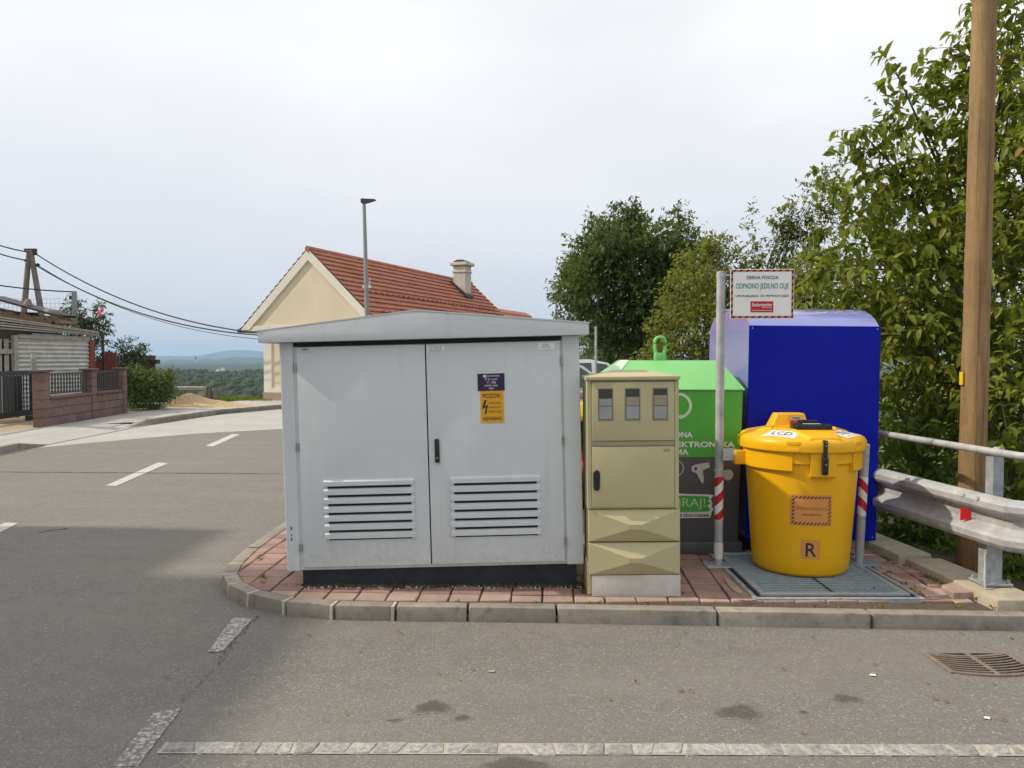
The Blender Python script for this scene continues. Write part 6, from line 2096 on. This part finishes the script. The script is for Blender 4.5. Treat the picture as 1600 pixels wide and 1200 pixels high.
# ------------------------------------------------------------------ parked cars, bins and fence behind the kiosk
def car(label, paint, loc_, rz, h=1.5, L=4.1, W=1.75):
    t = thing('parked_car', label, 'car', loc_, (0, 0, rz), 'parked cars')
    sh_ = h / 1.5
    body_p = [(-L / 2, 0.32), (-L / 2, 0.62), (-L / 2 + 0.12, 0.74), (-L / 2 + 1.0, 0.88), (L / 2 - 0.35, 0.95), (L / 2 - 0.05, 0.85), (L / 2, 0.5), (L / 2 - 0.05, 0.30), (L / 2 - 0.35, 0.22), (-L / 2 + 0.3, 0.22)]
    body_p = [(a_, b_ * sh_) for a_, b_ in body_p]
    bo = part('body', MB().prism(body_p, 'y', -W / 2, W / 2), paint, t, bev=0.07, seg=3)
    cab = [(-L / 2 + 1.0, 0.87), (-L / 2 + 1.75, 1.40), (-L / 2 + 2.2, 1.48), (L / 2 - 0.9, 1.44), (L / 2 - 0.25, 0.94)]
    cab = [(a_, b_ * sh_) for a_, b_ in cab]
    ti = 0.17
    m_ = MB()
    k_ = len(cab)
    vs_ = []
    for s__ in (-1, 1):
        for a_, b_ in cab:
            w2 = W / 2 - 0.03 - ti * max(0, (b_ / sh_ - 0.9) / 0.58)
            vs_.append((a_, s__ * w2, b_))
    m_.add(vs_, [tuple(range(k_)), tuple(range(2 * k_ - 1, k_ - 1, -1))] + [(i, i + k_, (i + 1) % k_ + k_, (i + 1) % k_) for i in range(k_)])
    part('cabin', m_, paint, t, bev=0.04, seg=2)
    for s__ in (-1, 1):
        def sy(z):
            return s__ * (W / 2 - 0.03 - ti * max(0, (z / sh_ - 0.9) / 0.58) + 0.004)
        for pts in ([(-L / 2 + 1.22, 0.96), (-L / 2 + 1.80, 1.36), (-L / 2 + 2.1, 1.40), (-L / 2 + 2.1, 0.96)], [(-L / 2 + 2.18, 0.96), (-L / 2 + 2.18, 1.40), (L / 2 - 1.0, 1.38), (L / 2 - 0.60, 0.99)]):
            m_ = MB()
            m_.add([(a_, sy(b_ * sh_), b_ * sh_) for a_, b_ in pts], [(0, 1, 2, 3)])
            part('side_window', m_, 'car_glass', t)
        part('mirror', MB().box(-L / 2 + 1.25, -L / 2 + 1.4, s__ * W / 2 - 0.02, s__ * W / 2 + 0.15, 0.93 * sh_, 1.07 * sh_), 'black_plastic', t, bev=0.03, seg=2)
        part('headlight', MB().box(-L / 2 - 0.01, -L / 2 + 0.25, s__ * (W / 2 - 0.2) - 0.19, s__ * (W / 2 - 0.2) + 0.19, 0.58 * sh_, 0.70 * sh_), 'headlight', t, bev=0.03, seg=2)
        part('tail_light', MB().box(L / 2 - 0.2, L / 2 + 0.005, s__ * (W / 2 - 0.12) - 0.11, s__ * (W / 2 - 0.12) + 0.11, 0.62 * sh_, 0.85 * sh_), 'tail_red', t, bev=0.02, seg=1)
        for xx in (-L / 2 + 0.8, L / 2 - 0.75):
            wh = part('wheel', MB().tube([(xx, s__ * (W / 2 - 0.19), 0.31), (xx, s__ * (W / 2 + 0.012), 0.31)], 0.31, 24), 'rubber', t, bev=0.03, seg=2)
            part('rim', MB().tube([(xx, s__ * (W / 2 + 0.012), 0.31), (xx, s__ * (W / 2 + 0.022), 0.31)], [0.20, 0.17], 16), 'steel', wh)
    # windscreens
    def slope(i, j):
        a_, b_ = Vector(cab[i]), Vector(cab[j])
        nrm_ = Vector((-(b_ - a_).y, (b_ - a_).x)).normalized() * 0.006
        p0_, p1_ = a_.lerp(b_, 0.1) + nrm_, a_.lerp(b_, 0.93) + nrm_
        f_ = lambda z: W / 2 - 0.12 - ti * max(0, (z / sh_ - 0.9) / 0.58)
        m2 = MB()
        m2.add([(p0_.x, -f_(p0_.y), p0_.y), (p0_.x, f_(p0_.y), p0_.y), (p1_.x, f_(p1_.y), p1_.y), (p1_.x, -f_(p1_.y), p1_.y)], [(0, 1, 2, 3)])
        return m2
    part('windscreen', slope(0, 1), 'car_glass', t)
    part('rear_window', slope(3, 4), 'car_glass', t)
    part('bumper', MB().box(-L / 2 - 0.04, -L / 2 + 0.1, -W / 2 + 0.08, W / 2 - 0.08, 0.25 * sh_, 0.45 * sh_), 'black_plastic', t, bev=0.03, seg=2)
    return t


car('silver parked car with its roof just above the green container lid, right of kiosk', 'car_silver', (1.05, 16.6, 0), R(190), 1.56)
car('white parked car behind the silver one, beside the pale fence', 'car_white', (2.0, 19.8, 0), R(188), 1.60)
car('dark grey parked car showing as a sliver between kiosk and meter cabinet', 'car_dark', (-0.5, 13.2, 0), R(185), 1.22)
car('red parked car low behind the gap between kiosk and meter cabinet', 'car_red', (0.35, 9.6, 0), R(90), 1.12, 3.7, 1.6)
wb_ = thing('wheeled_bin', 'dark green wheeled bin with yellow lid behind the gap beside the kiosk', 'wheeled bin', (0.72, 8.6, 0.0), (0, 0, R(10)))
part('body', MB().add([(-0.2, -0.25, 0.08), (0.2, -0.25, 0.08), (0.2, 0.22, 0.08), (-0.2, 0.22, 0.08), (-0.26, -0.32, 0.92), (0.26, -0.32, 0.92), (0.26, 0.32, 0.92), (-0.26, 0.32, 0.92)], [(0, 3, 2, 1), (4, 5, 6, 7), (0, 1, 5, 4), (1, 2, 6, 5), (2, 3, 7, 6), (3, 0, 4, 7)]), 'bin_green', wb_, bev=0.02, seg=1)
part('lid', MB().prism([(-0.36, 0.92), (0.36, 0.92), (0.36, 0.98), (0.2, 1.10), (-0.2, 1.12), (-0.36, 0.98)], 'x', -0.29, 0.29), 'bin_yellow_lid', wb_, bev=0.015, seg=1)
for s_ in (-1, 1):
    part('wheel', MB().tube([(s_ * 0.2, 0.27, 0.1), (s_ * 0.26, 0.27, 0.1)], 0.1, 14), 'rubber', wb_)

pf = thing('picket_fence', 'pale weathered picket fence right of the kiosk in front of the bushes', 'fence', (1.6, 23.5, 0))
for i in range(36):
    xx = i * 0.085 + rng.uniform(-0.015, 0.015)
    hh = 1.84 + rng.uniform(-0.08, 0.08)
    part('picket', MB().prism([(xx - 0.025, 0), (xx + 0.025, 0), (xx + 0.025, hh - 0.05), (xx, hh), (xx - 0.025, hh - 0.05)], 'y', 0, 0.03), 'picket', pf)
part('fence_rail', MB().box(-0.05, 3.1, 0.03, 0.07, 1.45, 1.52).box(-0.05, 3.1, 0.03, 0.07, 0.5, 0.57), 'picket', pf)

# ------------------------------------------------------------------ haze
hz, hnt, hb, ho_ = nodes_of('haze_air')
hnt.nodes.remove(hb)
pv = hnt.nodes.new('ShaderNodeVolumePrincipled')
pv.inputs['Color'].default_value = (0.52, 0.73, 1.0, 1)
pv.inputs['Density'].default_value = 0.00014
pv.inputs['Anisotropy'].default_value = 0.0
hnt.links.new(pv.outputs['Volume'], ho_.inputs['Volume'])
MATS['haze_air'] = hz
hm = MB().box(-9800, 9800, -9800, 9800, -40, 120)
o = part('haze', hm, 'haze_air')
tag(o, 'thin bluish summer haze over the far hills and valley', 'haze', None, 'stuff')
